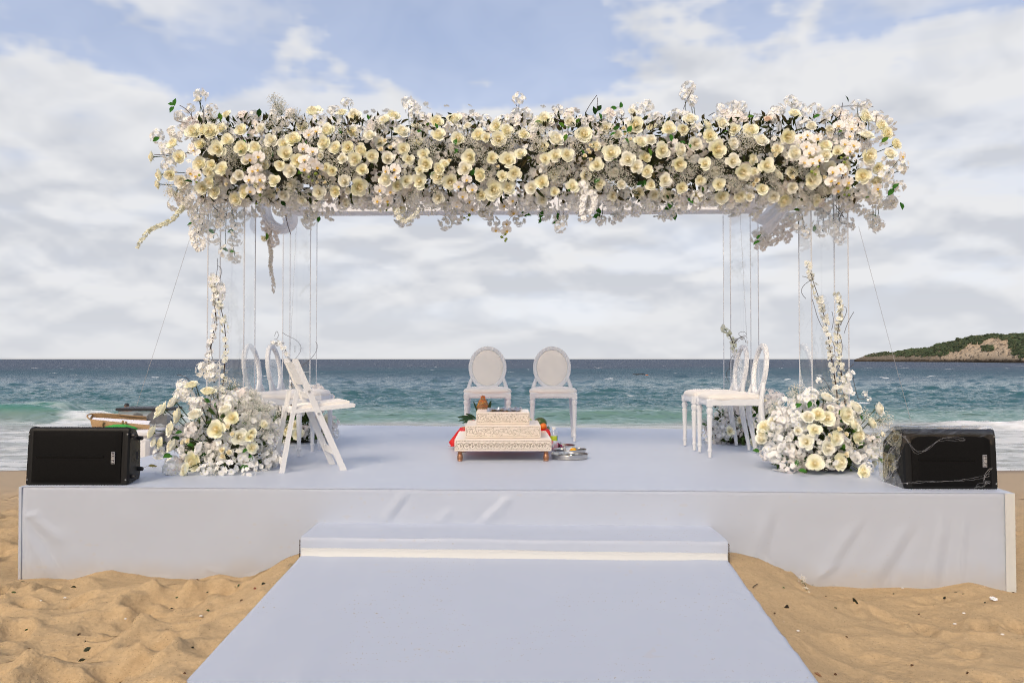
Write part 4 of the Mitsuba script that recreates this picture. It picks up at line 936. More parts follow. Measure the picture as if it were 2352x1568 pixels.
# bare twigs
for c_, pts in ((1, [(600,420),(615,320),(605,240)], ), (1, [(820,330),(870,385)]), (1, [(1470,430),(1465,340)]), (1, [(1720,440),(1745,370),(1730,330)]), (1, [(1755,440),(1750,370)]), (1, [(480,380),(405,362)]), (1, [(430,240),(500,290),(530,350)]), (1, [(365,620),(230,628)]), (1, [(640,920),(620,1000)]), (1, [(710,980),(770,1080),(800,1090)]), (1, [(1260,1100),(1280,1190),(1300,1250)]),
               (2, [(335,420),(335,370),(325,330)]), (2, [(1430,410),(1430,350),(1405,300)]), (2, [(1690,370),(1670,260),(1740,160)]), (2, [(1740,290),(1745,180)]), (2, [(2180,430),(2195,370),(2230,325)]), (2, [(1890,450),(1885,340)]), (2, [(1130,270),(1105,235)]), (2, [(2150,420),(2165,380)]),
               (3, [(265,270),(285,210),(330,120)]), (3, [(20,430),(40,360),(75,325)]), (3, [(1440,470),(1480,350),(1510,220)]), (3, [(1510,360),(1540,245),(1640,245),(1750,250)]), (3, [(1030,410),(1010,340),(985,310)]), (3, [(1770,380),(1775,320)]), (3, [(460,320),(505,295)]), (3, [(1400,960),(1360,1080),(1355,1160)]), (3, [(1450,1020),(1490,1090),(1470,1070)]), (3, [(1530,1050),(1500,1160),(1590,1160)])):
    kx = put(gar + '__twig', ply(tube(spline([front_of(*crop(c_, x, y), .03)[0] for x, y in pts], 10), .0026, 5), 'bsdf_twig', True))
G.finish()

# ------------------------------------------------------------------ arrangements at the column feet
def arrangement(label, roses, c_, centre, rad, height, nclus, ngyp, small=(), white=()):
    k = thing('floral_arrangement', label, 'floral arrangement', 'floral arrangements at the column feet'); A = Bouquet(k)
    cx, cy = centre; c0 = np.array([cx, cy, ZT + .02])
    def surf(px, py, lift=0.0):
        z = at(px, py, cy)[2]; x = at(px, py, cy)[0]
        ex, ez = (x - cx) / rad, (z - ZT - height * .42) / (height * .62)
        q = math.sqrt(max(.05, 1 - min(.95, ex * ex + (ez * ez if ez > 0 else ez * ez * .3)))); Y = cy - (rad + lift) * q * .85
        n = np.array([ex * .9, -.45 - q * .6, max(-.1, ez) * .8]); p = at(px, py, Y)
        if p[2] < ZT + .045: p = on_z(px, py, ZT + .045); p[1] = max(p[1], cy - rad - .06); p = at(px, py, p[1])
        return p, n / np.linalg.norm(n)
    for x, y, d in roses:
        px, py = crop(c_, x, y); p, n = surf(px, py, .04); hi = p[2] > ZT + height * .8
        kind = 'white' if (x, y) in white else 'small' if d < 52 else 'cream'
        up = .75 if hi else .22
        A.rose(p + np.array([0, -.05, 0]), d * SC[c_] / F * p[1] * 1.17, n + np.array([0, -.10, up + .12]) + rng.normal(0, .24, 3), kind)
        A.stem(p - n * .02, c0 + np.array([(p[0] - cx) * .3, (p[1] - cy) * .3, .10]), .003)
    i = 0
    for _ in range(nclus):
        a, e = rng.uniform(-3.14, 3.14), rng.uniform(-.05, 1.25)
        n = np.array([math.cos(e) * math.sin(a), -math.cos(e) * math.cos(a), math.sin(e)])
        p = np.array([cx, cy, ZT]) + n * [rad * .86, rad * .80, height * .74] * rng.uniform(.72, 1.16) + [0, 0, .055]
        A.cluster(p, n, .95, rng.choice([0, 1, 2, 3, 4, 5, 6, 7, 9]))
    for _ in range(ngyp):
        a, e = rng.uniform(-1.9, 1.9), rng.uniform(.05, 1.3)
        n = np.array([math.cos(e) * math.sin(a), -math.cos(e) * math.cos(a), math.sin(e)])
        A.gyp(np.array([cx, cy, ZT + .05]) + n * [rad * .95, rad * .92, height * .9], n, .065, 130)
    for _ in range(16):
        n = rng.normal(0, 1, 3); n[1] = -abs(n[1]); n[2] = abs(n[2]) * .8; n /= np.linalg.norm(n)
        A.leaf(np.array([cx, cy, ZT + .05]) + n * [rad * .95, rad * .92, height * .82], n + rng.normal(0, .6, 3), rng.integers(4), .8)
    for _ in range(420):
        n = rng.normal(0, 1, 3); n[2] = abs(n[2]); n /= np.linalg.norm(n)
        A.foliage(np.array([cx, cy, ZT + .02]) + n * [rad * .7, rad * .66, height * .66] * np.array(rng.uniform(.7, 1.05)), n, (.06, .09, .03) if rng.random() < .55 else (.10, .17, .05), .08)
    base = lathe([(.001, 0), (rad * .50, 0), (rad * .52, height * .15), (rad * .4, height * .30), (.001, height * .36)], 18)
    put(k + '__moss_base', ply(moved(base, loc(cx, cy, ZT + .012)), 'bsdf_moss', True))
    return A, k, surf
def branch(k, c_, path, Y, n, size, col=W1, wood=True, thick=1.0):
    P, pts = [], [at(*crop(c_, x, y), Y) for x, y in path]; c = spline(pts, 60)
    for i in range(n):
        t = (i + rng.uniform(0, 1)) / n; q = c[min(59, int(t * 60))]; d = rng.normal(0, 1, 3); d[1] -= .3; d /= np.linalg.norm(d)
        P.append(xf(floret(rng, rng.integers(1, 3), np.array(col) * rng.uniform(.95, 1.02), (.66, .72, .36)), place(q + d * size * .42 * thick, d, rng.uniform(0, 6), size * rng.uniform(.75, 1.2))))
    m, cc = join(P); b = put(k + '__blossom_branch', ply(m, 'bsdf_blossom', False, cc)); labels[b] = {'kind': 'stuff', 'label': 'white blossoms along an upright branch'}
    if wood: put(b + '__wood', ply(tube(c, np.linspace(.005, .002, 60), 6), 'bsdf_twig', True))
def twigs(k, c_, Y, lists):
    for path in lists: put(k + '__twig', ply(tube(spline([at(*crop(c_, x, y), Y) for x, y in path], 14), .0018, 5), 'bsdf_twig', True))

FLR = [(1215,830,88),(1318,870,95),(1085,945,90),(1010,990,110),(1110,1030,110),(1235,1015,100),(1420,985,90),(1465,1045,85),(1365,1120,105),(1070,1110,90),(955,1130,90),(1520,1165,95),(1080,1210,118),(1010,1205,70),(970,1200,70),(1210,1325,115),(1165,1370,85),(1600,1235,72),(1675,1085,62),(1190,1190,45),(1155,1200,42),(1470,1145,42),(1440,1100,42),(1405,1245,46),(1450,1260,42),(1410,1285,42),(1410,1312,42),(1580,1165,60),(1250,1230,85),(1150,1245,60),(1600,1140,55)]
A, k1, sf = arrangement('mound of cream roses and white blossom between the unwrapped speaker and the folding chair', FLR, 4, (-2.06, 6.22), .40, .62, 104, 8, white=((1250, 1230), (1150, 1245)))
for x, y in ((1140,850),(1160,890),(1130,900),(1180,920),(1310,760),(1340,740),(1330,780),(1290,740),(1000,1270),(1080,1330),(1070,1370),(1300,1380),(1390,1370),(1540,1300),(1560,1380),(1640,1340),(1690,1300),(1440,1370),(1240,960),(1700,1180),(1600,1060),(1500,1290)):
    p, n = sf(*crop(4, x, y), -.02); A.cluster(p, n + np.array([0, -.4, .2]), .95, rng.choice([0, 1, 3, 4, 2]))
for x, y in ((1560,960),(1600,980),(1640,1000),(1580,1020),(1630,1060),(1690,1000),(1720,1040),(1650,1100),(1690,1120),(1560,1060),(1500,950),(1700,1150),(1380,1330),(1340,1380),(1230,1110)): p, n = sf(*crop(4, x, y), .0); A.gyp(p, n, .07, 110); A.stem(p, [-2.0, 6.2, .8], .0016)
for x, y, dx, dz in ((1570,1330,.1,.9),(1560,1355,-.8,-.1),(1490,1150,.8,.3),(1500,1175,.9,-.1),(1070,1275,-.7,-.4),(1520,1270,.5,.3)): p, n = sf(*crop(4, x, y), .03); A.leaf(p, (dx, -.2, dz), 0, .9)
branch(k1, 4, [(1345,830),(1310,700),(1330,560),(1350,420),(1350,330),(1325,170)], 6.16, 46, .048, W1, True, 1.0)
branch(k1, 4, [(1350,330),(1380,270),(1370,220),(1320,170)], 6.16, 26, .055, W1, False, 1.3)
branch(k1, 4, [(1385,980),(1400,830),(1410,700),(1415,560),(1400,430),(1360,280),(1330,200)], 6.14, 60, .044, (.87, .87, .80), True, 1.0)
twigs(k1, 4, 6.14, [[(1340,700),(1335,560),(1360,440),(1340,330),(1350,200),(1362,50)], [(1350,240),(1385,160),(1378,105),(1365,100)], [(1240,930),(1220,870)], [(1380,1000),(1420,900),(1440,840)], [(1340,1090),(1320,960),(1330,900)], [(1380,1060),(1300,960),(1260,930)], [(1190,820),(1150,790),(1110,783)], [(1510,1010),(1560,970),(1650,960),(1700,985)]])
A.finish()

FRR = [(1020,910,95),(1210,975,90),(1150,1025,112),(1355,990,95),(1310,1080,82),(900,1035,92),(960,1020,80),(1020,1045,97),(1195,1085,82),(620,1095,82),(605,1175,82),(835,1125,58),(880,1195,92),(1080,1175,92),(1225,1160,108),(1030,1235,102),(1320,1270,92),(940,1330,102),(1110,1325,108),(1200,1295,72),(1250,1380,82),(1035,1155,38),(1095,1115,42),(1140,1145,38),(1370,1150,50),(940,1120,80),(670,1060,62),(1140,1275,46),(725,1230,62),(1040,985,54),(1320,1330,62),(600,1150,60)]
A, k2, sf = arrangement('mound of cream roses and white blossom beside the film wrapped speaker', FRR, 6, (2.21, 6.16), .42, .60, 84, 9, white=((1200, 1295), (725, 1230)))
for x, y in ((930,900),(910,930),(760,960),(800,1010),(740,1040),(740,1080),(830,1060),(870,1080),(700,1180),(760,1170),(680,1260),(720,1290),(780,1230),(800,1280),(790,1360),(850,1250),(1240,1330),(1290,1370),(980,1190),(1310,1190),(660,1280),(740,1340)):
    p, n = sf(*crop(6, x, y), -.02); A.cluster(p, n + np.array([0, -.4, .2]), .95, rng.choice([0, 1, 3, 4, 2, 5]))
for x, y in ((1330,1080),(1380,1060),(1240,1040),(1000,1290),(1040,1320),(700,1140),(1150,1240),(860,1330)): p, n = sf(*crop(6, x, y), .0); A.gyp(p, n, .07, 150)
for x, y, dx, dz in ((840,1360,.1,.9),(850,1380,.8,-.1),(825,985,.6,.3),(930,945,-.3,-.6),(610,1260,-.9,.1),(1230,1025,.2,-.6)): p, n = sf(*crop(6, x, y), .03); A.leaf(p, (dx, -.2, dz), 0, .85)
branch(k2, 6, [(1100,1000),(1080,800),(1050,620),(1020,440),(980,300),(940,180),(915,75)], 6.12, 105, .044, (.87, .87, .82))
branch(k2, 6, [(1145,970),(1130,830),(1105,650),(1100,500),(1115,380),(1085,270)], 6.14, 84, .044, (.87, .87, .80))
branch(k2, 6, [(1180,900),(1160,800),(1190,770)], 6.1, 22, .05, W1, False, 1.0)
twigs(k2, 6, 6.12, [[(1080,640),(1030,520),(1000,480),(960,380),(940,310)], [(900,305),(880,230),(905,205),(930,190)], [(1110,500),(1150,400),(1150,360),(1135,355)], [(1140,520),(1170,440),(1200,388)], [(1060,500),(1070,420),(1062,385)], [(1230,940),(1205,850),(1195,790)], [(1150,760),(1180,730),(1200,715)], [(1050,880),(1020,820),(1000,800)], [(1120,660),(1125,580),(1110,530)], [(930,190),(900,170),(875,165)], [(1010,1040),(1040,960)], [(1230,930),(1270,930),(1280,900)]])
for x, y in ((980, 815), (1268, 900), (1292, 935), (1165, 785)): A.cluster(at(*crop(6, x, y), 6.1), (.2, -1, .2), .5, 8)
A.finish()

RLR = [(1700,915,32),(1800,1125,72),(1875,1150,72),(2068,1055,62),(2050,965,42),(1720,960,55),(1850,1090,55)]
A, k3, sf = arrangement('mound of white blossom behind the folding chair at the rear column foot', RLR, 4, (-2.05, 8.15), .34, .46, 46, 6)
for x, y in ((1960,880),(1990,870),(2010,890),(2060,930),(2020,900),(2080,1110),(2100,1150),(2060,1140),(2090,1080),(1790,1190),(1840,1200),(1950,910)): A.cluster(at(*crop(4, x, y), 8.05), (0.1, -1, .3), .95, rng.choice([0, 5, 2, 6, 1]))
branch(k3, 4, [(1830,740),(1800,650),(1770,600),(1720,580),(1690,605)], 8.1, 34, .05)
branch(k3, 4, [(1830,900),(1825,780),(1810,680)], 8.1, 18, .05)
twigs(k3, 4, 8.1, [[(1835,700),(1870,660),(1888,610),(1850,560),(1790,530),(1770,515)], [(1840,750),(1900,720),(1950,680),(1990,600),(1980,572)], [(1720,560),(1745,530),(1740,512),(1722,540)], [(1850,640),(1850,600)]])
A.finish()
RRR = [(325,915,62),(690,1015,62),(560,1095,58),(420,1130,52),(565,1200,52),(625,935,44),(715,960,44),(480,1060,50)]
A, k4, sf = arrangement('mound of white blossom behind the pair of clear backed chairs near the wrapped speaker', RRR, 6, (2.16, 8.05), .40, .46, 54, 8)
for x, y in ((660,900),(700,910),(640,960),(690,930),(730,930),(640,1000),(290,1180),(330,1190),(300,1130),(350,1100),(380,1080),(340,1150),(720,1000),(440,1200),(500,1210)): A.cluster(at(*crop(6, x, y), 7.95), (0, -1, .3), .95, rng.choice([0, 5, 2, 6, 1]))
branch(k4, 6, [(450,640),(440,580),(410,520),(370,480)], 8.0, 24, .05, (.86, .87, .74))
branch(k4, 6, [(450,640),(470,560),(500,545),(520,580)], 8.0, 16, .045)
branch(k4, 6, [(480,930),(490,820),(480,720),(455,630)], 8.0, 36, .055)
twigs(k4, 6, 8.0, [[(500,545),(480,520),(500,512),(528,535)], [(415,820),(400,780),(420,740)], [(420,750),(430,680),(455,640)]])
A.finish()
# ------------------------------------------------------------------ oval-back chairs
def turned_leg():
    return lathe([(.001, 0), (.013, 0), (.0135, .045), (.019, .05), (.019, .062), (.0145, .068), (.022, .31), (.0235, .325), (.018, .335), (.024, .352), (.027, .368), (.024, .384), (.017, .392), (.021, .398), (.001, .40)], 14)
CH = {}
m = turned_leg(); CH['leg'] = ply(cat([m, box(-.024, .024, -.024, .024, .398, .452, .003)]), 'bsdf_white_paint', 30)
rl = []
def rear_leg(s):
    c = spline([(s * .205, .262, 0), (s * .198, .225, .22), (s * .190, .205, .44), (s * .186, .214, .50), (s * .160, .232, .575), (s * .150, .245, .64)], 18)
    return tube(c, np.r_[np.linspace(.014, .024, 9), np.linspace(.024, .015, 9)], 8)
CH['rear'] = [ply(rear_leg(s), 'bsdf_white_paint', True) for s in (-1, 1)]
fr = [bar((-.20, -.205, .435), (.20, -.205, .435), .055, .028, (0, 1, 0), .004), bar((-.185, .2, .435), (.185, .2, .435), .055, .028, (0, 1, 0), .004)]
fr += [bar((s * .207, -.20, .435), (s * .190, .20, .435), .055, .028, (1, 0, 0), .004) for s in (-1, 1)]
fr += [bar((-.19, -.221, .425), (.19, -.221, .425), .006, .006, (0, 1, 0), .001)]
CH['rail'] = ply(cat(fr), 'bsdf_white_paint')
def cushion(w0, w1, d, h):
    n = 36; a = np.linspace(0, 2 * np.pi, n, endpoint=False)
    sq = lambda t: np.sign(np.cos(t)) * np.abs(np.cos(t)) ** .38
    X, Y = sq(a), sq(a - np.pi / 2)
    V = []
    for r_, z in ((.97, 0), (1.0, .012), (1.0, .024), (.965, .038), (.86, .049), (.65, .056), (.35, .059), (.0005, .060)):
        y = Y * r_ * d; x = X * r_ * np.where(Y < 0, w0, w1) * 1.0
        V.append(np.stack([x, y, 0 * x + z * h / .06], 1))
    return tm(np.vstack(V), grid_faces(8, n, True))
CH['cushion'] = ply(moved(cushion(.232, .212, .222, .062), loc(0, -.005, .452)), 'bsdf_pad', 50)
def oval_ring(a, b, prof, n=48):
    t = np.arange(n) * 2 * np.pi / n; V = []
    for dr_, dy in prof: V.append(np.stack([(a + dr_) * np.cos(t), 0 * t + dy, (b + dr_) * np.sin(t)], 1))
    V.append(V[0]); return tm(np.vstack(V), grid_faces(len(V), n, True))
tilt = np.eye(4); ca, sa_ = math.cos(-.13), math.sin(-.13)
tilt[:3, :3] = np.array([[1, 0, 0], [0, ca, -sa_], [0, sa_, ca]]); tilt[:3, 3] = (0, .248, .690)
PR = [(.018, .012), (.014, .017), (-.014, .017), (-.018, .012), (-.018, -.013), (-.014, -.018), (.014, -.018), (.018, -.013)]
CH['ring'] = ply(moved(oval_ring(.172, .199, PR), tilt), 'bsdf_white_paint', 30)
def disc_pad(a, b):
    V = []; n = 40; t = np.arange(n) * 2 * np.pi / n
    for r_, y in ((1.0, .004), (1.0, -.006), (.97, -.011), (.85, -.017), (.55, -.022), (.0005, -.024)): V.append(np.stack([a * r_ * np.cos(t), 0 * t + y, b * r_ * np.sin(t)], 1))
    V.insert(0, V[0] * [.01, 1, .01]); return tm(np.vstack(V), grid_faces(len(V), n, True))
CH['pad'] = ply(moved(disc_pad(.155, .182), tilt), 'bsdf_pad', 50)
CH['piping'] = ply(moved(oval_ring(.154, .181, [(.004, -.008), (0, -.013), (-.004, -.010), (0, -.004)], 40), tilt), 'bsdf_tape', True)
n_ = 40; t_ = np.arange(n_) * 2 * np.pi / n_
CH['clear'] = ply(moved(tm(np.vstack([[[0, 0, 0]], np.stack([.158 * np.cos(t_), 0 * t_, .185 * np.sin(t_)], 1)]), [[0, i + 1, (i + 1) % n_ + 1] for i in range(n_)]), tilt), 'bsdf_acrylic')
def oval_chair(x, y, deg, label, clear):
    M = loc(x, y, ZT + .006, deg)
    k = thing('oval_back_chair', label, 'chair', 'oval-back chairs on the stage')
    for s in (-1, 1): put(k + '__leg', CH['leg'], M @ loc(s * .2, -.205, 0))
    for s in (0, 1): put(k + '__leg', CH['rear'][s], M)
    put(k + '__seat_rail', CH['rail'], M); put(k + '__seat_cushion', CH['cushion'], M); put(k + '__back_frame', CH['ring'], M)
    if clear: b = put(k + '__back_panel', CH['clear'], M); labels[b] = {'label': 'clear acrylic oval back panel'}
    else: b = put(k + '__back_pad', CH['pad'], M); put(b + '__piping', CH['piping'], M)
oval_chair(-.238, 8.30, 1.5, 'white oval-back chair with a cream padded back standing behind the coconut', False)
oval_chair(.396, 8.30, -1.0, 'white oval-back chair with a cream padded back standing behind the water bottle', False)
oval_chair(1.775, 6.97, -91, 'white clear-backed chair on the wrapped speaker side, nearer of the two', True)
oval_chair(1.765, 7.52, -90, 'white clear-backed chair on the wrapped speaker side, farther of the two', True)
oval_chair(-1.905, 7.06, 88, 'white chair with a clear oval back seen through the acrylic column behind the folding chair', True)
oval_chair(-1.865, 7.58, 89, 'white chair with a clear oval back directly behind the folding chair back', True)

# ------------------------------------------------------------------ folding chair
fk = thing('folding_chair', 'white resin folding chair standing sideways beside the rose mound', 'chair')
FM = loc(-1.475, 6.09, ZT + .004, 114)                      # local: faces -y, x across
def fput(name, m, sm=False): return put(fk + '__' + name, ply(m, 'bsdf_white_resin', sm), FM)
W_ = .185
for s in (-1, 1):
    long_ = hull([(s * W_ + a, y + b, z) for a in (-.010, .010) for (y, z, b) in ((-.235, 0, -.024), (-.235, 0, .022), (.10, .765, -.022), (.10, .765, .022), (.108, .782, .008), (.098, .782, -.010))]); fput('front_leg', long_)
    rear = hull([(s * (W_ - .024) + a, y + b, z) for a in (-.010, .010) for (y, z, b) in ((.185, 0, -.017), (.185, 0, .017), (.085, .555, -.014), (.085, .555, .014))]); fput('rear_leg', rear)
    for y, z in ((-.235 + .335 * .555 / .765 + .0, .555), (-.235 + .335 * .40 / .765, .40)):
        b = trimesh.creation.cylinder(.009, .006, sections=14); b.apply_transform(rot_to((1, 0, 0))); b.apply_translation((s * (W_ + .012), y, z)); put(fk + '__bolt', ply(b, 'bsdf_grey_plastic'), FM)
def yl(z): return -.235 + .335 * z / .765
fput('back_slat', hull([(x, yl(z) + dy, z) for x in (-W_ + .01, W_ - .01) for z in (.60, .755) for dy in (-.008, .010)]))
fput('lower_back_slat', hull([(x, yl(z) + dy, z) for x in (-W_ + .01, W_ - .01) for z in (.50, .545) for dy in (-.006, .008)]))
fput('stretcher', bar((-W_ + .01, yl(.13), .13), (W_ - .01, yl(.13), .13), .05, .014, (0, 1, 0)))
fput('stretcher', bar((-W_ + .03, .172, .07), (W_ - .03, .172, .07), .05, .012, (0, 1, 0)))
fput('stretcher', bar((-W_ + .03, .110, .43), (W_ - .03, .110, .43), .018, .012, (0, 1, 0)))
fput('seat_frame', hull([(sx * (W_ - .012 if y > -.1 else W_ + .02), y, z + (.035 if y < 0 else 0)) for sx in (-1, 1) for y in (-.31, .12) for z in (.405, .432)] + [(sx * (W_ - .03), -.33, .455) for sx in (-1, 1)]))
put(fk + '__seat_pad', ply(hull([(sx * (W_ - .035) , y, z + (.036 if y < 0 else 0)) for sx in (-1, 1) for y in (-.285, .085) for z in (.430, .447)] + [(sx * (W_ - .06), y, z) for sx in (-1, 1) for y, z in ((-.26, .491), (.06, .455))]), 'bsdf_pad', 30), FM)

# ------------------------------------------------------------------ altar
altar = thing('altar', 'cream three-tiered altar with engraved scrollwork on turned copper feet', 'altar')
AX, AY = -.068, 6.52                                         # middle of its front
AM = loc(AX, AY, ZT + .004, 0.8)
TI = [(.37, 0.0, .74, .078, .170), (.292, .078, .584, .172, .268), (.209, .161, .418, .270, .365)]   # half width, front y, depth, z0, z1
PX = 0.0022
def orn(polys):
    return cat([tube([(x, 0, z) for x, z in p], .0013, 4) for p in polys])
def arc(cx, cz, r, a0, a1, n=14, sq=1.0): t = np.linspace(a0, a1, n); return [(cx + r * math.cos(a), cz + sq * r * math.sin(a)) for a in t]
for i, (hw, y0, dep, z0, z1) in enumerate(TI):
    if i < 2: t_mesh = box(-hw, hw, y0, y0 + dep, z0, z1, .004)
    else:
        t_mesh = cat([box(-hw, hw, y0, y0 + .075, z0, z1, .004), box(-hw, hw, y0 + dep - .075, y0 + dep, z0, z1, .004), box(-hw, -hw + .09, y0 + .075, y0 + dep - .075, z0, z1, .003), box(hw - .09, hw, y0 + .075, y0 + dep - .075, z0, z1, .003), box(-hw + .09, hw - .09, y0 + .075, y0 + dep - .075, z0, z0 + .03, 0)])
    k = put(altar + '__tier', ply(t_mesh, 'bsdf_altar'), AM)
    a, b, h = hw - .012, z0 + .016, z1 - .014
    polys = [[(-a, b), (a, b)], [(a, b), (a, h)], [(a, h), (-a, h)], [(-a, h), (-a, b)]]
    mid = (b + h) / 2; H = h - b
    if i == 0:
        n = 15; w = 2 * (a - .012) / n
        for j in range(n):
            cx_ = -a + .012 + (j + .5) * w
            polys += [arc(cx_, b + .004, w * .98, .25, math.pi - .25, 16, .85), arc(cx_, b + H * .40, w * .48, -.9, math.pi + .9, 18, 1.05)]
            polys += [[(cx_, mid - .016), (cx_ + .003, mid - .006), (cx_, mid + .006), (cx_ - .003, mid - .006), (cx_, mid - .016)]]
    else:
        n = 6 if i == 2 else 8; w = 2 * (a - .01) / n
        for j in range(n):
            cx_ = -a + .01 + (j + .5) * w; u = 1 if j % 2 == 0 else -1
            S = lambda pts: [(cx_ + px * w, mid + u * pz * H) for px, pz in pts]
            polys += [spline(np.array(S([(-.5, -.1), (-.42, .30), (-.15, .34), (.02, .02), (.2, -.32), (.42, -.30), (.5, .1)])), 22).tolist()]
            polys += [spline(np.array(S([(-.35, -.05), (-.2, .22), (.12, .34), (.42, .40), (.3, .1), (.05, -.14), (-.25, -.22), (-.35, -.05)])), 24).tolist()]
    k2_ = put(k + '__engraving', ply(orn(polys), 'bsdf_ornament', True), AM @ loc(0, y0 - .0006, 0))
FOOT = ply(lathe([(.001, 0), (.019, 0), (.021, .004), (.0185, .010), (.020, .013), (.0225, .024), (.021, .040), (.0165, .050), (.020, .053), (.020, .057), (.0155, .060), (.017, .070), (.022, .077), (.001, .078)], 18), 'bsdf_copper', 30)
for x in (-.33, .33):
    for y in (.045, .69): put(altar + '__foot', FOOT, AM @ loc(x, y, 0))
# foil lining with chips, in the fire pit at the top
fo = trimesh.creation.box(bounds=[[-.125, .24, .34], [.135, .50, .352]]); 
u, v = np.meshgrid(np.linspace(-1, 1, 46), np.linspace(-1, 1, 40))
rr = np.maximum(np.abs(u), np.abs(v))
fz = .330 + .046 * np.clip((rr - .45) / .5, 0, 1)
nz = meshkit.fbm(np.stack([u * 6, v * 6, 0 * u], -1), 4, 210) - .5
fz = fz + nz * .045 * np.clip((rr - .4) / .4, 0, 1)
foil = tm(np.stack([u * .138 + .01 + nz * .01, .161 + .209 + v * .135, fz], -1).reshape(-1, 3), grid_faces(40, 46))
single('foil_lining', 'crumpled silver foil lining the pit in the altar top', 'foil', ply(foil, 'bsdf_foil'), AM)
for i, (x, y, z, a) in enumerate(((-.075, .27, .372, 25), (-.058, .285, .369, -30), (.03, .25, .366, 60), (.07, .27, .366, 10), (.015, .30, .362, -50))):
    c = hull(np.array([(sx * .013, sy * .006, sz * .008) for sx in (-1, 1) for sy in (-1, 1) for sz in (-1, 1)]) * (1 + rng.normal(0, .15, (8, 3))))
    single('wood_chip', 'brown wood chip on the altar foil, ' + ('nearest to the coconut', 'second from the coconut', 'at the middle front', 'nearest to the bottle end', 'behind the middle one')[i], 'wood chip', ply(c, 'bsdf_wood_chip'), AM @ loc(x, y, z, a), 'wood chips on the altar foil')

# low offering table with red cloth behind the altar
tb = thing('offering_table', 'low table under a red gold-edged cloth behind the altar', 'table')
TBX, TBY, TBZ = -.07, 7.62, .165
for sx in (-1, 1):
    for sy in (-1, 1): put(tb + '__leg', ply(lathe([(.001, 0), (.02, 0), (.025, .05), (.018, .1), (.025, TBZ - .022), (.001, TBZ - .022)], 10), 'bsdf_copper', 30), loc(TBX + sx * .33, TBY + sy * .14, ZT + .006))
put(tb + '__top', ply(box(TBX - .38, TBX + .38, TBY - .19, TBY + .19, ZT + TBZ - .018, ZT + TBZ - .002, .003), 'bsdf_altar'))
u, v = np.meshgrid(np.linspace(-1, 1, 90), np.linspace(-1, 1, 60))
X = u * .50; Y = v * .30
ovx, ovy = np.clip(np.abs(X) - .385, 0, None), np.clip(np.abs(Y) - .195, 0, None)
zc = ZT + TBZ + .003 - np.clip(ovx + ovy, 0, TBZ - .02) * np.where(u < 0, .95, .9) + (meshkit.fbm(np.stack([X * 9, Y * 9, 0 * X], -1), 3, 220) - .5) * .012
Xc = np.sign(X) * (np.minimum(np.abs(X), .385) + ovx * .30 + .012 * np.sin(Y * 60) * (ovx > 0)) - .05 * (u < 0) * ovx / .115
Yc = np.sign(Y) * (np.minimum(np.abs(Y), .195) + ovy * .18 + .012 * np.sin(X * 50) * (ovy > 0))
cl = single('altar_cloth', 'bright red cloth with gold motifs draped over the low table', 'cloth', ply(tm(np.stack([Xc + TBX, Yc + TBY, zc], -1).reshape(-1, 3), grid_faces(60, 90)), 'bsdf_red', True))
for x, y, s in ((-.33, -.12, 1), (.345, -.13, 1), (.33, .1, 1), (-.35, .09, 1)):
    put(cl + '__motif', ply(moved(lathe([(.001, .0055), (.020, .0055), (.022, .004)], 9), place((TBX + x, TBY + y, ZT + TBZ + .0055), (0, 0, 1), 0, (1.5, .7, 1))), 'bsdf_gold_trim'))
zT = ZT + TBZ + .006
pot = thing('brass_pot', 'small brass pot hidden behind the top tier holding the leaves', 'pot')
PXX, PY_ = at(1109, 945, 7.55)[0], 7.55
put(pot + '__body', ply(moved(lathe([(.001, 0), (.04, 0), (.062, .035), (.06, .065), (.042, .085), (.05, .10), (.046, .101), (.038, .086)], 20), loc(PXX, PY_, zT)), 'bsdf_brass', 40))
def mango_leaf(p, d, L, W):
    d = np.array(d, float); d /= np.linalg.norm(d); s = np.cross(d, [0, -1, .2]); s /= np.linalg.norm(s); n = np.cross(s, d)
    t = np.linspace(0, 1, 9); w = W * np.sin(np.pi * t ** .8) ** .8; mid_ = np.array(p) + np.outer(t * L, d) + np.outer(-.22 * L * t ** 2, [0, 0, 1])
    V = np.vstack([mid_ + np.outer(w, s) + np.outer(w * .25, n), mid_, mid_ - np.outer(w, s) + np.outer(w * .25, n)])
    return tm(V, grid_faces(3, 9))
for a, b, W in (((1088, 962), (1050, 953), .016), ((1092, 964), (1052, 962), .014), ((1090, 966), (1062, 968), .013), ((1096, 945), (1087, 914), .007), ((1122, 945), (1128, 912), .013), ((1128, 950), (1165, 950), .012), ((1094, 962), (1068, 945), .012), ((1096, 968), (1092, 975), .012)):
    p, q = at(*a, 7.52), at(*b, 7.46); d = q - p; L = np.linalg.norm(d)
    put(pot + '__leaf', ply(mango_leaf(p, d + np.array([0, 0, .11 * L * (1 if abs(d[0]) > abs(d[2]) else 0)]), L * 1.05, W), 'bsdf_leaf_dark', True))
cz = zT + .088
coc = thing('coconut', 'brown husked coconut wrapped in orange thread standing behind the altar', 'coconut')
prof = [(.001, 0), (.028, .004), (.048, .03), (.057, .065), (.055, .10), (.045, .135), (.03, .165), (.016, .182), (.009, .20), (.001, .208)]
put(coc + '__husk', ply(moved(lathe(spline(np.array(prof), 22), 24), loc(PXX, PY_, cz)), 'bsdf_coconut', True))
def rad_at(z): return float(np.interp(z, [q[1] for q in prof], [q[0] for q in prof]))
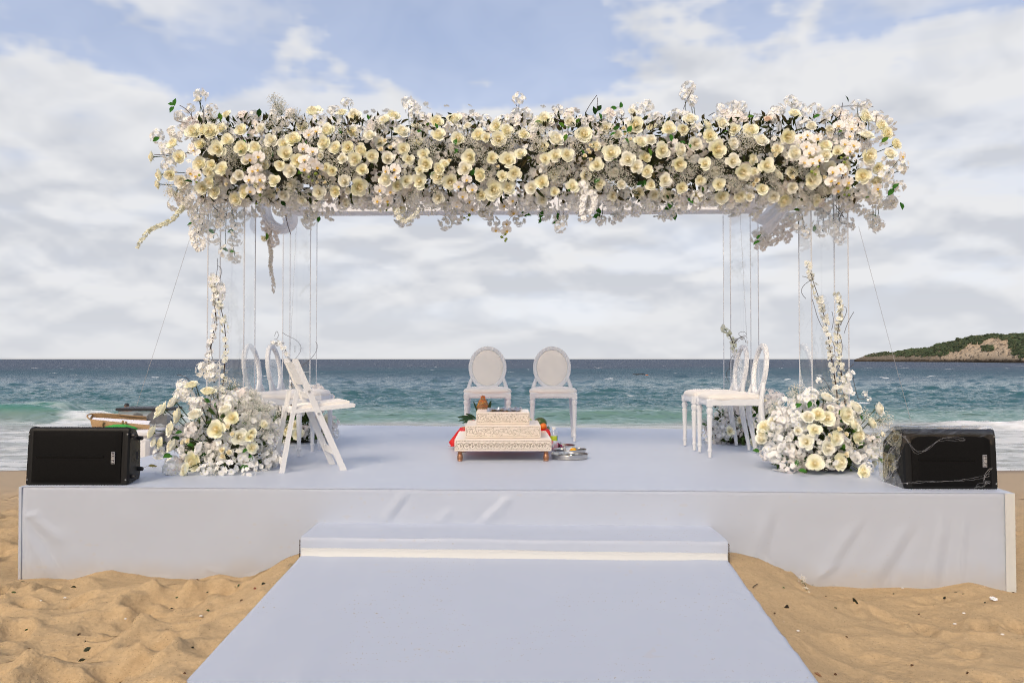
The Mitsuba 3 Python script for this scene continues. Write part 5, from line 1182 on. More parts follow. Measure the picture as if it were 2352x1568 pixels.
for j, (z0_, z1_, turns, mt) in enumerate(((.04, .06, 1.2, 'bsdf_thread'), (.05, .15, 1.0, 'bsdf_thread_yellow'), (.03, .17, .45, 'bsdf_thread'), (.02, .17, -.4, 'bsdf_thread'), (.10, .12, 1.1, 'bsdf_thread'), (.14, .16, 2.2, 'bsdf_thread'), (.155, .175, 2, 'bsdf_thread'), (.04, .17, .1, 'bsdf_thread_yellow'))):
    t = np.linspace(0, 1, 30); z = z0_ + (z1_ - z0_) * t; a = -1.57 + j * .7 + turns * 2 * np.pi * t
    rr_ = np.array([rad_at(q) for q in z]) + .0012
    put(coc + '__thread', ply(moved(tube(np.stack([rr_ * np.cos(a), rr_ * np.sin(a), z], 1), .0014, 5), loc(PXX, PY_, cz)), mt, True))
tuft = cat([tube(spline([(0, 0, .165), (.012 * math.cos(a), .012 * math.sin(a), .185), (.02 * math.cos(a), .02 * math.sin(a), .19 + .012 * math.sin(a * 3))], 6), .003, 5) for a in np.linspace(0, 6.1, 14)])
put(coc + '__thread_tuft', ply(moved(tuft, loc(PXX, PY_, cz)), 'bsdf_thread', True))
def fruit(name, label, c, px, py, Y, rx, ry, rz, mat, tilt_=0):
    s = trimesh.creation.icosphere(3, 1.0); v = s.vertices * (1 + (meshkit.fbm(s.vertices * 1.5 + px, 2, 230)[:, None] - .5) * .10)
    v = v * [rx, ry, rz]; p = at(px, py, Y); p[2] = zT + rz * .98
    return single(name, label, c, ply(tm(v, s.faces), mat, True), loc(*p) @ place((0, 0, 0), (math.sin(tilt_), 0, math.cos(tilt_))))
fruit('mango', 'red and green mango on the red cloth below the long leaves', 'mango', 1086, 985, 7.52, .050, .045, .042, 'bsdf_mango')
fruit('green_mango', 'large dark green mango on the red cloth at the bottle end', 'mango', 1241, 975, 7.55, .058, .050, .050, 'bsdf_green_fruit')
o_ = fruit('orange_fruit', 'small orange citrus fruit in front of the dark green mango', 'citrus fruit', 1248, 985, 7.46, .030, .030, .028, 'bsdf_orange')
fruit('lime', 'yellow green lime peeping over the middle tier', 'lime', 1213, 972, 7.60, .045, .042, .046, 'bsdf_lime')
p = at(1258, 983, 7.45); 
put(o_ + '__stalk', ply(cat([mango_leaf(p - [.004, 0, 0], d, .03, .006) for d in ((.8, 0, .4), (.9, -.2, -.1), (.4, 0, .9))]), 'bsdf_leaf_dark', True))

# bottle, trays, bowls, lily
bt = thing('water_bottle', 'clear plastic water bottle with a green label standing beside the altar', 'bottle')
bp = on_z(1273, 1041, ZT + .006); BMx = loc(bp[0], bp[1] + .03, ZT + .006)
prof_b = [(.001, .001), (.026, .001), (.030, .008)] + [(.0305 - .0018 * (i % 2), .012 + i * .008) for i in range(11)] + [(.031, .104), (.031, .145), (.0295, .152), (.028, .165), (.020, .18), (.0135, .192), (.0135, .205)]
put(bt + '__body', ply(lathe(prof_b, 28), 'bsdf_bottle', 40), BMx)
put(bt + '__label', ply(lathe([(.0316, .105), (.0316, .144)], 28), 'bsdf_bottle_label', True), BMx)
ang = np.linspace(-.75, -.45, 5); 
put(bt + '__label_stripe', ply(tm(np.vstack([np.stack([.0319 * np.cos(ang), .0319 * np.sin(ang), 0 * ang + z], 1) for z in (.106, .143)]), grid_faces(2, 5)), 'bsdf_bottle_blue', True), BMx)
put(bt + '__cap', ply(lathe([(.001, .196), (.0155, .196), (.0165, .199), (.0165, .211), (.0145, .214), (.001, .214)], 20), 'bsdf_cap_white', 30), BMx)
lw = lathe([(.001, .004)] + [(r_ - .0015, z_) for r_, z_ in prof_b[2:11]] + [(.001, .075)], 20)
put(bt + '__water', ply(lw, {'type': 'thindielectric', 'int_ior': 1.33}, True), BMx)
def tray(label, x, y, r, h):
    k = thing('steel_tray', label, 'tray', 'round steel trays beside the altar')
    put(k + '__dish', ply(moved(lathe([(.001, .002), (r * .93, .002), (r * .95, .006), (r * .985, h), (r * 1.01, h + .001), (r * 1.015, h - .002), (r * .995, h - .003), (r * .96, .0), (.001, 0)], 48), loc(x, y, ZT + .0075)), 'bsdf_steel', 30))
    return k
t1, t2, t3 = on_z(1306, 1050, ZT), on_z(1306, 1037, ZT), on_z(1288, 1028, ZT)
tray('round steel tray holding two small bowls, nearest to the altar foot', t1[0], 6.73, .146, .034)
tray('round steel tray with an orange thread bundle behind the tray with two bowls', t2[0], 7.08, .135, .034)
tray('round steel tray with dark red powder and a pink lily, farthest of the three', t3[0], 7.42, .115, .034)
def bowl(x, y, r, h, label):
    single('steel_bowl', label, 'bowl', ply(moved(lathe([(.001, .001), (r * .55, .001), (r * .8, h * .35), (r, h), (r * .97, h), (r * .76, h * .38), (r * .5, .004), (.001, .004)], 28), loc(x, y, ZT + .0115)), 'bsdf_steel', 40), None)
bowl(t1[0] - .042, 6.715, .052, .030, 'small steel bowl with a spoon on the tray nearest to the altar foot')
bowl(t1[0] + .055, 6.73, .046, .028, 'small empty steel bowl at the outer side of the nearest tray')
bowl(t2[0] - .075, 7.07, .045, .030, 'small steel bowl with pale lumps beside the bottle')
bowl(t2[0] + .07, 7.12, .048, .032, 'small steel bowl at the outer edge of the middle tray')
sp = thing('spoon', 'small steel spoon standing in a bowl on the nearest tray', 'spoon')
put(sp + '__handle', ply(tube(spline([(t1[0] - .045, 6.70, ZT + .022), (t1[0] - .042, 6.705, ZT + .06), (t1[0] - .038, 6.71, ZT + .095)], 10), np.linspace(.0025, .006, 10), 6), 'bsdf_steel', True))
put(sp + '__head', ply(tm(np.array(trimesh.creation.icosphere(2, 1.0).vertices) * [.012, .012, .004] + [t1[0] - .045, 6.70, ZT + .021], trimesh.creation.icosphere(2, 1.0).faces), 'bsdf_steel', True))
tbd = cat([tube(spline([(t2[0] + .015 + .026 * math.cos(a), 7.0 + .02 * math.sin(a), ZT + .018 + .006 * math.sin(3 * a)), (t2[0] + .02 + .012 * math.cos(a + .6), 7.0, ZT + .052), (t2[0] + .018 - .024 * math.cos(a), 7.0 - .018 * math.sin(a), ZT + .020)], 9), .0042, 6) for a in np.linspace(0, 3.1, 9)])
th = thing('thread_bundle', 'bundle of orange and red thread on the middle steel tray', 'thread bundle')
put(th + '__strands', ply(tbd, 'bsdf_thread', True)); put(th + '__yellow_strands', ply(moved(tbd, loc(.004, -.005, .003)).slice_plane((0, 0, ZT + .03), (0, 0, 1)), 'bsdf_thread_yellow', True))
single('red_powder', 'dark red powder spread in the farthest steel tray', 'powder', ply(moved(lathe([(.10, 0), (.08, .012), (.04, .020), (.001, .022)], 24), loc(t3[0] + .01, 7.42, ZT + .010)), 'bsdf_dark_red', True))
lily = thing('pink_lily', 'deep pink lily lying across the farthest steel tray by the bottle', 'lily')
lp = at(1283, 1030, 7.27)
for a, b, L in ((2.3, .5, .075), (1.75, .7, .085), (1.1, .6, .065), (.15, .15, .085), (-.15, .1, .10), (2.9, .1, .07), (-.6, -.2, .05)):
    d = np.array([math.cos(a), -.35, max(math.sin(a), -.1)]); put(lily + '__petal', ply(mango_leaf(lp + [0, 0, -.004], d + np.array([0, 0, .15]), L, .019), 'bsdf_pink_petal', True))
put(lily + '__stamens', ply(cat([tube([lp, lp + np.array([x, -.04, z])], .0022, 5) for x, z in ((.02, .055), (.03, .03), (-.005, .05), (.045, .02), (.012, .06))]), 'bsdf_stem', True))

# ------------------------------------------------------------------ loudspeakers
def speaker(label, M, wid, wrapped):
    k = thing('loudspeaker', label, 'loudspeaker'); P = lambda n, m, mat, sm=False: put(k + '__' + n, ply(m, mat, sm), M)
    sec = [(.0, .010), (.008, .0), (.335, .0), (.35, .016), (.352, .235), (.338, .262), (.20, .338), (.05, .358), (.035, .350), (.025, .33)]
    tap = lambda y: 0.0 if wrapped else .075 * max(0.0, y - .02) / .33      # the ends lean in towards the back
    def slab(x0, x1, s): return hull([(x + (tap(y) if x == x0 else -tap(y)), .02 + (y - .175) * s + .155, .175 + (z - .175) * s) for x in (x0, x1) for y, z in sec])
    P('cabinet', cat([slab(.03, wid - .03, 1.0)]), 'bsdf_black_cabinet', 25)
    for x0, x1, c in ((0, .030, 1), (wid - .030, wid, -1)):
        P('end_cap', hull([((x0 if c > 0 else x1) + c * tap(y), .175 + (y - .175) * .90, .175 + (z - .175) * .93) for y, z in sec] + [((x1 if c > 0 else x0) + c * tap(y), y + .001, .175 + (z - .175) * 1.006 + .001) for y, z in sec] + [((x0 + x1) / 2 - c * .006 + c * tap(y), .175 + (y - .175) * .985, .175 + (z - .175) * .99) for y, z in sec]), 'bsdf_black_cabinet', 30)
    def fr(z): return .004 + .024 * z / .34
    gx0, gx1 = .045, wid - .045
    u, v = np.meshgrid(np.linspace(0, 1, 40), np.linspace(0, 1, 16)); z = .018 + v * .318
    g = tm(np.stack([gx0 + u * (gx1 - gx0), fr(z) - .010 - .012 * np.sin(np.pi * v) ** .5 * np.clip(np.minimum(u, 1 - u) * 14, 0, 1) , z], -1).reshape(-1, 3), grid_faces(16, 40)[:, ::-1]); P('grille', g, 'bsdf_grille', True)
    P('grille_slot', box(gx0 + .03, gx1 - .10, fr(.175) - .026, fr(.175) - .019, .172, .186, .002), 'bsdf_grille')
    bx_, bz_ = gx1 - .042, .175
    bd = P('badge', box(bx_ - .0125, bx_ + .0125, fr(bz_) - .0275, fr(bz_) - .0235, bz_ - .040, bz_ + .034, .0015), 'bsdf_badge')
    P(bd[len(k) + 2:] + '__badge_face', box(bx_ - .0105, bx_ + .0105, fr(bz_) - .0282, fr(bz_) - .027, bz_ - .038, bz_ + .032, .0004), 'bsdf_badge_face')
    tx = meshkit.text_mesh('FBT', .0145, .0012, bold=True); w_ = tx.extents[0]
    R = np.eye(4); R[:3, :3] = np.array([[0, -1, 0], [0, 0, -1], [1, 0, 0]]); tx.apply_translation([-tx.bounds[0][0] - w_ / 2, -tx.bounds[0][1] - tx.extents[1] / 2, 0]); tx.apply_scale([.058 / w_, 1, 1]); tx.apply_transform(R); tx.apply_translation([bx_, fr(bz_) - .0282, bz_ - .003])
    P(bd[len(k) + 2:] + '__lettering', tx, 'bsdf_badge')
    for x in (.014, wid - .014):
        for z in (.035, .315): sc = trimesh.creation.cylinder(.0045, .004, sections=12); sc.apply_transform(rot_to((0, 1, 0))); sc.apply_translation((x, fr(z) - .001, z)); P('screw', sc, 'bsdf_grey_plastic')
    if not wrapped:
        for y, z in ((.06, .305), (.255, .27), (.06, .05), (.27, .07)):
            f = lathe([(.001, 0), (.0135, 0), (.0145, .010), (.013, .030), (.010, .034), (.006, .034), (.005, .028), (.001, .028)], 16); f.apply_transform(rot_to((1, 0, 0))); f.apply_translation((wid - .003 - tap(y), y, z)); P('rubber_foot', f, 'bsdf_black_plastic', 30)
        f = lathe([(.001, .004), (.02, .004), (.024, .012), (.034, .012), (.036, .0)], 20); f.apply_transform(rot_to((1, 0, 0))); f.apply_translation((wid - .004 - tap(.19), .19, .165)); P('pole_socket', f, 'bsdf_black_plastic', 30)
    return k, sec, fr
sl = on_z(64, 1112, ZT + .01)
speaker('black loudspeaker lying on its side at the stage corner, unwrapped, with rubber feet showing', loc(-3.022, 5.305, ZT + .002, -1.2), .645, False)
WM = loc(2.365, 5.15, ZT + .002, -2.0)
ks, sec, fr_ = speaker('black loudspeaker wrapped in clear stretch film lying at the stage corner', WM, .555, True)
# stretch film round it and its gathered folds
def film_ring(x, gap=.006):
    q = np.array(sec); c = q.mean(0); d = q - c; d = c + d * (1 + gap / .17) ; h = trimesh.convex.convex_hull(np.vstack([np.c_[d, np.zeros(len(d))], np.c_[d, np.ones(len(d)) * .01]])); return d
n = 44; xs = np.linspace(-.008, .535, n); ring = spline(np.vstack([film_ring(0), film_ring(0)[:1]]), 60)
V = []
for i, x in enumerate(xs):
    wv = (meshkit.fbm(np.stack([ring[:, 0] * 14, ring[:, 1] * 14 + x * 3, 0 * ring[:, 0] + x * 8], -1), 3, 240) - .35) * .012
    c = np.array([.175, .175]); d = ring - c; d /= np.linalg.norm(d, axis=1, keepdims=True)
    low = np.clip((.075 - ring[:, 1] - x * .03) / .05, 0, 1)
    pt = ring + d * (np.clip(wv, 0, 1)[:, None] + .012 * (ring[:, 0] < .06)[:, None])
    pt[:, 1] = np.where((ring[:, 1] < .07), np.maximum(pt[:, 1], .006), pt[:, 1]); V.append(np.c_[np.full(60, x), pt])
fm = tm(np.vstack(V), grid_faces(n, 60))
put(ks + '__film', ply(fm, 'bsdf_film', True), WM); labels[ks + '__film'] = {'label': 'clear stretch film wrapped round the cabinet'}
endq = tm(np.vstack([[[-.010, .175, .175]], np.c_[np.full(60, -.008), ring]]), [[0, i + 1, i + 2] for i in range(59)])
put(ks + '__film', ply(endq, 'bsdf_film', True), WM)
def sp_pt(px, py, yy=None):   # a point on the wrapped speaker's front, in its own coordinates
    p = at(px, py, 5.13); q = np.linalg.inv(WM) @ np.r_[p, 1]; z = q[2]; return np.array([q[0], fr_(np.clip(z, 0, .34)) - .0235, z])
FD = [([(1465,1150),(1520,1160),(1560,1220),(1600,1262),(1680,1240),(1740,1195),(1830,1180),(1900,1190)], 1.2), ([(1500,1470),(1700,1450),(1900,1440),(2055,1400)], .4), ([(2060,1370),(2020,1410),(2010,1440),(2040,1455)], 1.4), ([(2050,1450),(2020,1450),(2005,1470),(1960,1480),(1957,1498)], 1.2)]
folds = []
fr2 = np.random.default_rng(9)
for L, w in FD:
    for q_ in range(2 + int(w)):
        c_ = spline([sp_pt(*crop(6, x + fr2.normal(0, 5), y + fr2.normal(0, 6))) for x, y in L], 22); folds.append(tube(c_ + np.array([0, -.001 * q_, 0]), .00055 * (1 + .4 * np.sin(np.arange(22) * 1.9 + q_)), 4))
for z0_, y0_ in ((.30, .05), (.25, .1), (.2, .03), (.12, .08), (.33, .12), (.08, .16)): folds.append(tube(spline([(-.012, y0_, z0_), (-.014, y0_ + .08, z0_ - .05), (-.012, y0_ + .15, z0_ - .09), (-.010, y0_ + .19, max(.03, z0_ - .2))], 12), .0012, 5))
kf = put(ks + '__film_fold', ply(cat(folds), 'bsdf_film_fold', True), WM); labels[kf] = {'label': 'gathered white creases of the film', 'kind': 'stuff'}

# small olive leaf with its stalk on the stage
p = on_z(350, 1073, ZT + .008)
od = thing('dry_leaf', 'curled olive leaf on a thin stalk beside the unwrapped speaker', 'leaf')
put(od + '__blade', ply(mango_leaf(p + [-.03, 0, .012], (1, .1, .12), .065, .010), two({'type': 'diffuse', 'reflectance': {'type': 'rgb', 'value': [.14, .13, .06]}}), True))
put(od + '__stalk', ply(tube(spline([p + [-.10, 0, .002], p + [-.06, .01, .002], p + [-.03, 0, .012]], 8), .0012, 5), 'bsdf_twig', True))

# ------------------------------------------------------------------ things standing on the sand beside the stage
gz = float(sand_h(-3.9, 8.6)[0])
ck = thing('cooler', 'pale grey plastic cooler standing on the sand beyond the unwrapped speaker', 'cooler')
put(ck + '__body', ply(box(-4.28, -3.55, 8.35, 8.95, gz - .03, .62, .03), 'bsdf_cooler', 20))
put(ck + '__lid', ply(box(-4.30, -3.53, 8.33, 8.97, .622, .69, .02), 'bsdf_cooler', 20))
put(ck + '__handle', ply(tube(spline([(-3.525, 8.40, .56), (-3.50, 8.42, .50), (-3.50, 8.62, .50), (-3.525, 8.66, .56)], 16), .008, 6), 'bsdf_grey_plastic', True))
put(ck + '__front_groove', ply(tube([(-3.82, 8.344, .60), (-3.82, 8.344, .44), (-3.80, 8.344, .42), (-3.60, 8.344, .42)], .006, 5), 'bsdf_grey_plastic', True))
jb = thing('jute_bag', 'open brown jute bag lying on the cooler with paper and green cloth inside', 'bag')
JY = 8.45
def jp(px, py, dy=0): return at(px, py, JY + dy)
u = np.linspace(0, 1, 30)
def sheet(a, b, c, d, bulge, n=24, m=14):
    s, t = np.meshgrid(np.linspace(0, 1, n), np.linspace(0, 1, m)); s, t = s[..., None], t[..., None]
    p = (a * (1 - s) + b * s) * (1 - t) + (d * (1 - s) + c * s) * t
    w = (meshkit.fbm(p * 9, 3, 250) - .5)[..., None] * .02
    return tm((p + np.array([0, -1, .2]) * (bulge * np.sin(np.pi * s) * np.sin(np.pi * t) + w)).reshape(-1, 3), grid_faces(m, n))
zc_ = .695
back = sheet(jp(212, 950, .22), jp(336, 957, .22), np.array([jp(336, 957, .22)[0], JY + .24, zc_]), np.array([jp(212, 950, .22)[0], JY + .24, zc_]), -.01)
frontp = sheet(jp(206, 962), jp(345, 976), np.array([jp(345, 976)[0], JY - .02, zc_]), np.array([jp(215, 986)[0], JY - .02, zc_]), .04)
leftp = sheet(jp(206, 962), jp(212, 950, .22), np.array([jp(212, 950, .22)[0], JY + .24, zc_]), np.array([jp(215, 986)[0], JY - .02, zc_]), .0)
put(jb + '__panel', ply(cat([back, frontp, leftp]), 'bsdf_jute', True))
rim = spline([jp(206, 962), jp(212, 950, .22), jp(270, 952, .22), jp(336, 957, .22)], 30); put(jb + '__hem', ply(tube(rim, .007, 6), 'bsdf_jute', True))
for pts in ([(238, 968), (234, 978), (240, 986)], [(283, 966), (279, 975), (276, 985)], [(290, 968), (286, 978), (282, 986)]): put(jb + '__handle', ply(tube(spline([jp(x, y, -.05) for x, y in pts], 10), .012, 7), 'bsdf_jute', True))
sh = thing('paper_sheets', 'rolled white paper sheets sticking out of the jute bag', 'paper')
pm = []
for i in range(5):
    a, b = jp(214 + i * 2, 958 + i * 1.2, .06 + i * .02), jp(346 - i * 3, 966 + i * 2, .10 + i * .015); pm.append(sheet(a, b, b + [0, -.06, -.035 - i * .002], a + [.01, -.06, -.03], .012, 20, 8))
put(sh + '__sheet', ply(cat(pm), 'bsdf_paper', True))
gc = single('green_cloth', 'bright green cloth bulging out of the jute bag front', 'cloth', ply(tm(np.array(trimesh.creation.icosphere(3, 1.0).vertices) * (1 + (meshkit.fbm(np.array(trimesh.creation.icosphere(3, 1.0).vertices) * 3, 3, 260)[:, None] - .5) * .5) * [.165, .06, .045] + jp(275, 985, -.09), trimesh.creation.icosphere(3, 1.0).faces), 'bsdf_green_cloth', True))
bk = thing('storage_bin', 'clear plastic storage bin with a black lid behind the jute bag', 'storage bin')
BX0, BX1 = at(290, 960, 8.86)[0], at(395, 960, 8.86)[0]; bz1 = at(300, 943, 8.7)[2]
put(bk + '__tub', ply(hull([(x, y, z) for x, dx in ((BX0, .03), (BX1, -.03)) for y in (8.72, 9.02) for z in (.70,)] + [(x, y, bz1) for x in (BX0 - .015, BX1 + .015) for y in (8.70, 9.04)]), 'bsdf_bin'))
put(bk + '__lid', ply(box(BX0 - .035, BX1 + .035, 8.68, 9.06, bz1, bz1 + .028, .008), 'bsdf_black_plastic', 20))
for x, y, s in ((BX0 + .12, 8.85, .07), (BX0 + .30, 8.88, .085), (BX0 + .42, 8.84, .06)):
    s_ = trimesh.creation.icosphere(2, 1.0); put(bk + '__contents', ply(tm(s_.vertices * [s * 1.1, s, s * .85] * (1 + (meshkit.fbm(s_.vertices * 2 + x, 3, 270)[:, None] - .5) * .6) + [x, y, .70 + s * .9], s_.faces), 'bsdf_black_plastic', True))
ck2 = thing('crate', 'dark plastic crate on the sand under the storage bin', 'crate')
put(ck2 + '__body', ply(box(BX0 + .02 if BX0 > -3.5 else -3.50, BX1 + .2, 8.62, 9.10, gz - .06, .695, .01), 'bsdf_grey_plastic'))

# bather out in the water
hd = at(291, 926, 30.0); hx, hy, hz_ = hd[0], 30.0, hd[2] - .09
bz = hz_ - .30
pk = thing('person', 'person in a dark cap standing chest deep in the sea beyond the storage bin', 'person')
J = lambda x, y, z: (hx + x, hy + y, hz_ + z)
bm = body([(J(0, 0, 0), .095, J(0, -.02, -.07), .075), (J(0, 0, -.06), .058, J(0, .01, -.2), .062), (J(-.13, .01, -.25), .085, J(.13, .01, -.25), .085), (J(0, .01, -.28), .15, J(0, .01, -.62), .135), (J(0, .01, -.62), .135, J(0, 0, -.82), .15), (J(-.19, .01, -.25), .062, J(-.26, 0, -.55), .048), (J(-.26, 0, -.55), .047, J(-.22, -.12, -.78), .036), (J(-.22, -.12, -.78), .036, J(-.2, -.18, -.86), .035),
           (J(.19, .01, -.25), .062, J(.26, 0, -.55), .048), (J(.26, 0, -.55), .047, J(.22, -.12, -.78), .036), (J(.22, -.12, -.78), .036, J(.2, -.18, -.86), .035), (J(-.08, 0, -.85), .09, J(-.09, 0, -1.25), .065), (J(-.09, 0, -1.25), .062, J(-.09, .02, -1.62), .045), (J(.08, 0, -.85), .09, J(.09, 0, -1.25), .065), (J(.09, 0, -1.25), .062, J(.09, .02, -1.62), .045), (J(0, -.09, -.01), .02, J(0, -.115, -.03), .016)], .035, 5)
SCP = np.eye(4) * .82; SCP[:3, 3] = np.array([hx, hy, hz_]) * .18; SCP[3, 3] = 1
put(pk + '__body', ply(bm, 'bsdf_skin', True), SCP)
s_ = trimesh.creation.icosphere(2, 1.0); capm = tm(s_.vertices * [.104, .110, .09] + J(0, .005, .03), s_.faces).slice_plane(J(0, 0, .015), (0, -.12, 1)); 
put(pk + '__cap', ply(cat([capm, hull([J(x, y, z) for x, y in ((-.07, -.08), (.07, -.08), (.05, -.17), (-.05, -.17), (0, -.185)) for z in (.028, .036)])]), 'bsdf_black_plastic', 40), SCP)

# ------------------------------------------------------------------ litter on the sand
def leaf_litter(px, py, L, W, col, a, txt, name='fallen_leaf', cat_='leaf', grp='fallen leaves on the sand'):
    p = on_sand(px, py); d = np.array([math.cos(a), math.sin(a), .05]); r = np.random.default_rng(int(px * 7 + py))
    S_ = lambda a_, b_: float(sand_h(a_, b_)[0])
    e = .01; n = np.array([-(S_(p[0] + e, p[1]) - S_(p[0] - e, p[1])) / (2 * e), -(S_(p[0], p[1] + e) - S_(p[0], p[1] - e)) / (2 * e), 1.0]); n /= np.linalg.norm(n)
    d = d - n * (d @ n); v, f, c = leaf_part((0, 0, 0), d, np.cross(n, d), L, W, col, r)
    v = v + np.outer(np.abs(v @ np.cross(n, d) / (W + 1e-6)) * .35 * W, n) + p + n * .004 - d * L / 2
    single(name, txt, cat_, ply(tm(v, f), 'bsdf_debris', True, c), None, grp)
def s1(cx, cy): return (cx * .5952) / 1.7415, (1900 + cy * .5952) / 1.7415
def s2(cx, cy): return (2800 + cx * .55102) / 1.7415, (1900 + cy * .55102) / 1.7415
DK, BR_, GRN = (.018, .022, .010), (.10, .05, .025), (.03, .07, .02)
ORD = ['nearest', 'second', 'third', 'fourth', 'fifth', 'sixth', 'seventh', 'eighth', 'ninth', 'tenth', 'eleventh', 'twelfth', 'thirteenth', 'fourteenth', 'fifteenth', 'sixteenth', 'seventeenth']
def ranked(items, key_row, key_x, rows, what, tail):
    """A label for each of many alike bits: its row on the sand and its rank outward from the ramp."""
    out = [None] * len(items)
    for lo, hi, name in rows:
        for k, i in enumerate(sorted((i for i, q in enumerate(items) if lo <= key_row(q) < hi), key=lambda i: key_x(items[i]))):
            out[i] = f'{what(items[i])} {name}, {ORD[k]} from the ramp on {tail}'
    return out
def tint(q): return 'small green leaf bit' if q[4] == GRN else 'small brown leaf bit' if q[4] == BR_ else 'small blackish leaf bit' if q[4] == DK else 'small red petal bit'
LL1 = ((905,760,.024,.014,GRN,.5),(1005,778,.024,.012,GRN,.2),(1770,735,.022,.018,DK,.9),(1400,912,.02,.013,GRN,.1),(530,1075,.026,.012,BR_,1.4),(580,1122,.03,.012,DK,-.5),(552,1248,.034,.018,DK,.2),(770,1140,.022,.01,DK,0),(95,790,.03,.01,GRN,.2),(250,770,.02,.01,GRN,0),(1190,826,.022,.009,GRN,0),(180,1042,.022,.01,GRN,.2),(1715,765,.018,.012,(.2,.05,.03),0),(150,720,.03,.008,DK,.5),(1605,745,.02,.01,GRN,.7),(1395,790,.018,.007,DK,.1),(955,970,.016,.009,DK,.3),(900,1148,.014,.01,DK,0),(1290,1160,.014,.01,DK,.4),(530,1310,.02,.012,DK,.3),(1625,845,.018,.012,BR_,.5),(1155,898,.02,.006,DK,.8),(320,1178,.014,.01,DK,0),(1240,1336,.014,.012,BR_,0),(1508,758,.014,.008,GRN,.2),(960,778,.016,.008,DK,.1))
for (x, y, L, W, c, a), tx_ in zip(LL1, ranked(LL1, lambda q: q[1], lambda q: -q[0], ((0, 850, 'just below the skirt'), (850, 1110, 'halfway down'), (1110, 1500, 'low down')), tint, 'the rippled sand')):
    leaf_litter(*s1(x, y), L, W, c, a, tx_)
LL2 = ((1775,895,.024,.016,DK,.3),(980,966,.02,.006,DK,0),(540,1006,.014,.01,BR_,.5),(1590,1013,.018,.008,BR_,.5),(1940,1440,.02,.014,BR_,.6),(1540,1385,.018,.012,BR_,.3),(980,1450,.018,.012,BR_,.4),(2275,855,.022,.006,BR_,.1),(1060,1175,.014,.008,BR_,0),(1855,852,.02,.006,DK,0),(1910,865,.016,.006,DK,0),(945,1180,.012,.008,BR_,.3),(1180,912,.014,.006,DK,0),(605,820,.014,.008,GRN,.2),(1405,864,.016,.006,DK,.3),(2070,928,.012,.008,DK,.2),(1145,948,.014,.008,GRN,.1),(910,880,.012,.008,BR_,.2),(2240,1134,.018,.006,BR_,.2))
for (x, y, L, W, c, a), tx_ in zip(LL2, ranked(LL2, lambda q: q[1], lambda q: q[0], ((0, 890, 'just below the skirt'), (890, 1100, 'halfway down'), (1100, 1600, 'low down')), tint, 'the smooth sand')):
    leaf_litter(*s2(x, y), L, W, c, a, tx_, grp='leaf fragments on the smoother sand')
leaf_litter(*s1(500, 755), .052, .012, DK, -.35, 'long narrow black pod leaf just below the stage skirt')
leaf_litter(*s1(588, 1175), .036, .020, (.03, .04, .015), .6, 'largest dark folded leaf on the rippled sand')
leaf_litter(*s1(320, 1330), .038, .024, DK, .9, 'dark curled leaf lowest on the rippled sand')
leaf_litter(*s1(1010, 1012), .045, .009, (.09, .055, .03), .1, 'brown crescent seed pod on the rippled sand')
leaf_litter(*s1(1270, 1125), .04, .008, (.10, .08, .04), .15, 'thin olive pod next to the ramp edge')
leaf_litter(*s2(1125, 918), .052, .036, DK, 1.9, 'largest dark green leaf on the smooth sand')
leaf_litter(*s2(625, 962), .034, .026, (.02, .015, .012), .5, 'crumpled black leaf on the sand close to the ramp')
leaf_litter(*s2(850, 1450), .034, .012, (.16, .08, .04), -.4, 'rust brown leaf at the ramp edge near the bottom')
def stick(pts, fn, r, label, mat='bsdf_twig'):
    single('twig', label, 'twig', ply(tube(spline([on_sand(*fn(x, y)) + [0, 0, .006] for x, y in pts], 10), r, 5), mat, True))
stick([(1088, 1098), (1105, 1072), (1116, 1052)], s1, .0022, 'straight brown twig on the rippled sand', 'bsdf_wood_chip')
stick([(1552, 745), (1568, 760), (1580, 752)], s1, .0016, 'short green twig below the stage skirt', 'bsdf_stem')
stick([(385, 822), (400, 806), (418, 798)], s2, .002, 'forked grey twig in the drift beside the ramp')
SHELLS = ((1350, 948, s1), (573, 1140, s1), (843, 967, s1), (275, 845, s1), (1000, 1097, s1), (437, 825, s1), (1470, 822, s2), (1850, 1082, s2), (2195, 1158, s2), (1915, 1004, s2), (712, 1132, s2))
sh1 = ranked(SHELLS[:6], lambda q: 0, lambda q: -q[0], ((0, 1, ''),), lambda q: 'small white shell bit', 'the rippled sand') + ranked(SHELLS[6:], lambda q: 0, lambda q: q[0], ((0, 1, ''),), lambda q: 'small white shell bit', 'the smooth sand')
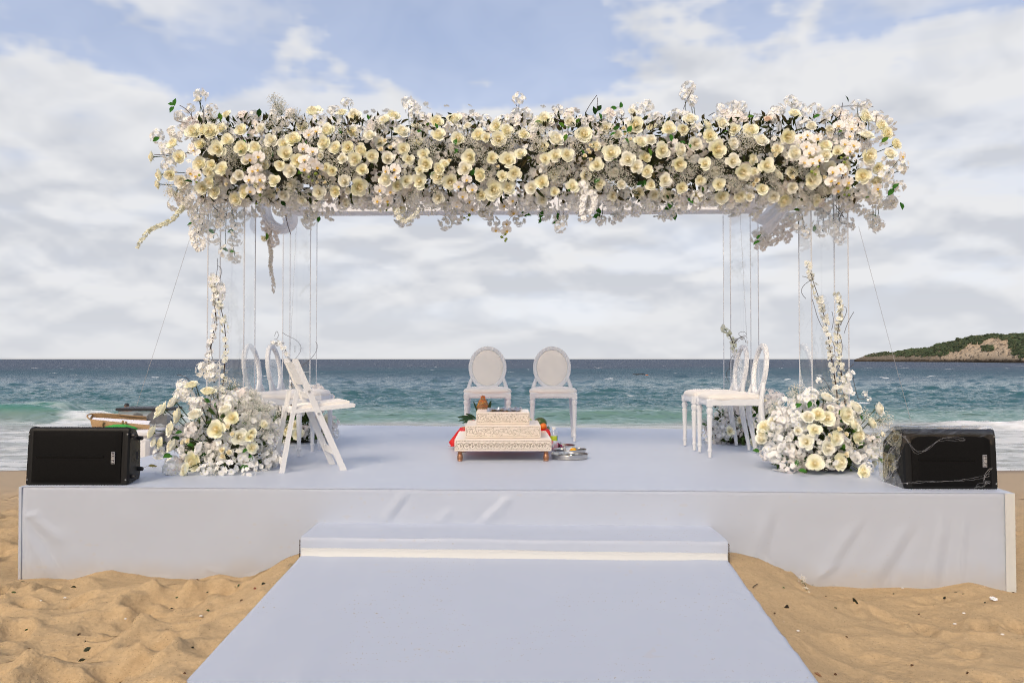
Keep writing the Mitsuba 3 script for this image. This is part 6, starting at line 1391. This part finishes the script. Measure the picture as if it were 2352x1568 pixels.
for (x, y, fn), tx_ in zip(SHELLS, sh1):
    p = on_sand(*fn(x, y)); s_ = trimesh.creation.icosphere(1, 1.0)
    single('shell', tx_.replace(' ,', ','), 'shell', ply(tm(s_.vertices * np.array([.009, .007, .004]) * rng.uniform(.7, 1.2) + p + [0, 0, .003], s_.faces), 'bsdf_shell', True), None, 'white shell fragments on the sand')
p = on_sand(*s2(2130, 913)); m, c = join([xf(floret(rng, 1, W1), place(p + [0, 0, .012], (0, -.3, 1), 1, .045))]); single('fallen_blossom', 'white blossom lying on the sand near the stage corner', 'blossom', ply(m, 'bsdf_petal', False, c))
p = on_sand(*s1(1325, 711)); single('seed', 'round dark seed at the foot of the stage skirt', 'seed', ply(tm(np.array(trimesh.creation.icosphere(2, .009).vertices) + p + [0, 0, .006], trimesh.creation.icosphere(2, .009).faces), 'bsdf_wood_chip', True))
gk = thing('gypsophila_sprig', 'fallen sprig of tiny white flowers on the sand beside the ramp', 'flower sprig')
g0, g1, g2, g3 = [on_sand(*s2(x, y)) + [0, 0, .008] for x, y in ((835, 910), (785, 865), (740, 790), (830, 785))]
put(gk + '__stem', ply(cat([tube([g0, g1], .0022, 5), tube([g1, g1 * .4 + g2 * .6 + [0, 0, .02], g2], .0014, 5), tube([g1, g3], .0014, 5)]), 'bsdf_stem', True))
m, c = join(breath(g1 + [-.01, 0, .015], (0, -.2, 1), .022, 26, rng) + breath(g2 + [0, 0, .015], (0, -.2, 1), .028, 34, rng)); labels[put(gk + '__flowers', ply(m, 'bsdf_leafy', False, c))] = {'kind': 'stuff', 'label': 'tiny white flower heads'}

# a low dark float far out
fp = on_z(1468, 862.5, SEA); fl_ = thing('drifting_float', 'low dark float with an orange tip drifting far out on the sea', 'float')
put(fl_ + '__hull', ply(hull([(fp[0] + x, fp[1] + y, SEA + z) for x, w in ((-.75, .1), (-.5, .3), (.35, .3), (.65, .12)) for y in (-w, w) for z in (-.25, .26 - abs(x) * .12)]), 'bsdf_black_plastic'))
put(fl_ + '__tip', ply(hull([(fp[0] + x, fp[1] + y, SEA + z) for x, w in ((.62, .12), (1.0, .05)) for y in (-w, w) for z in (-.1, .13)]), 'bsdf_orange'))
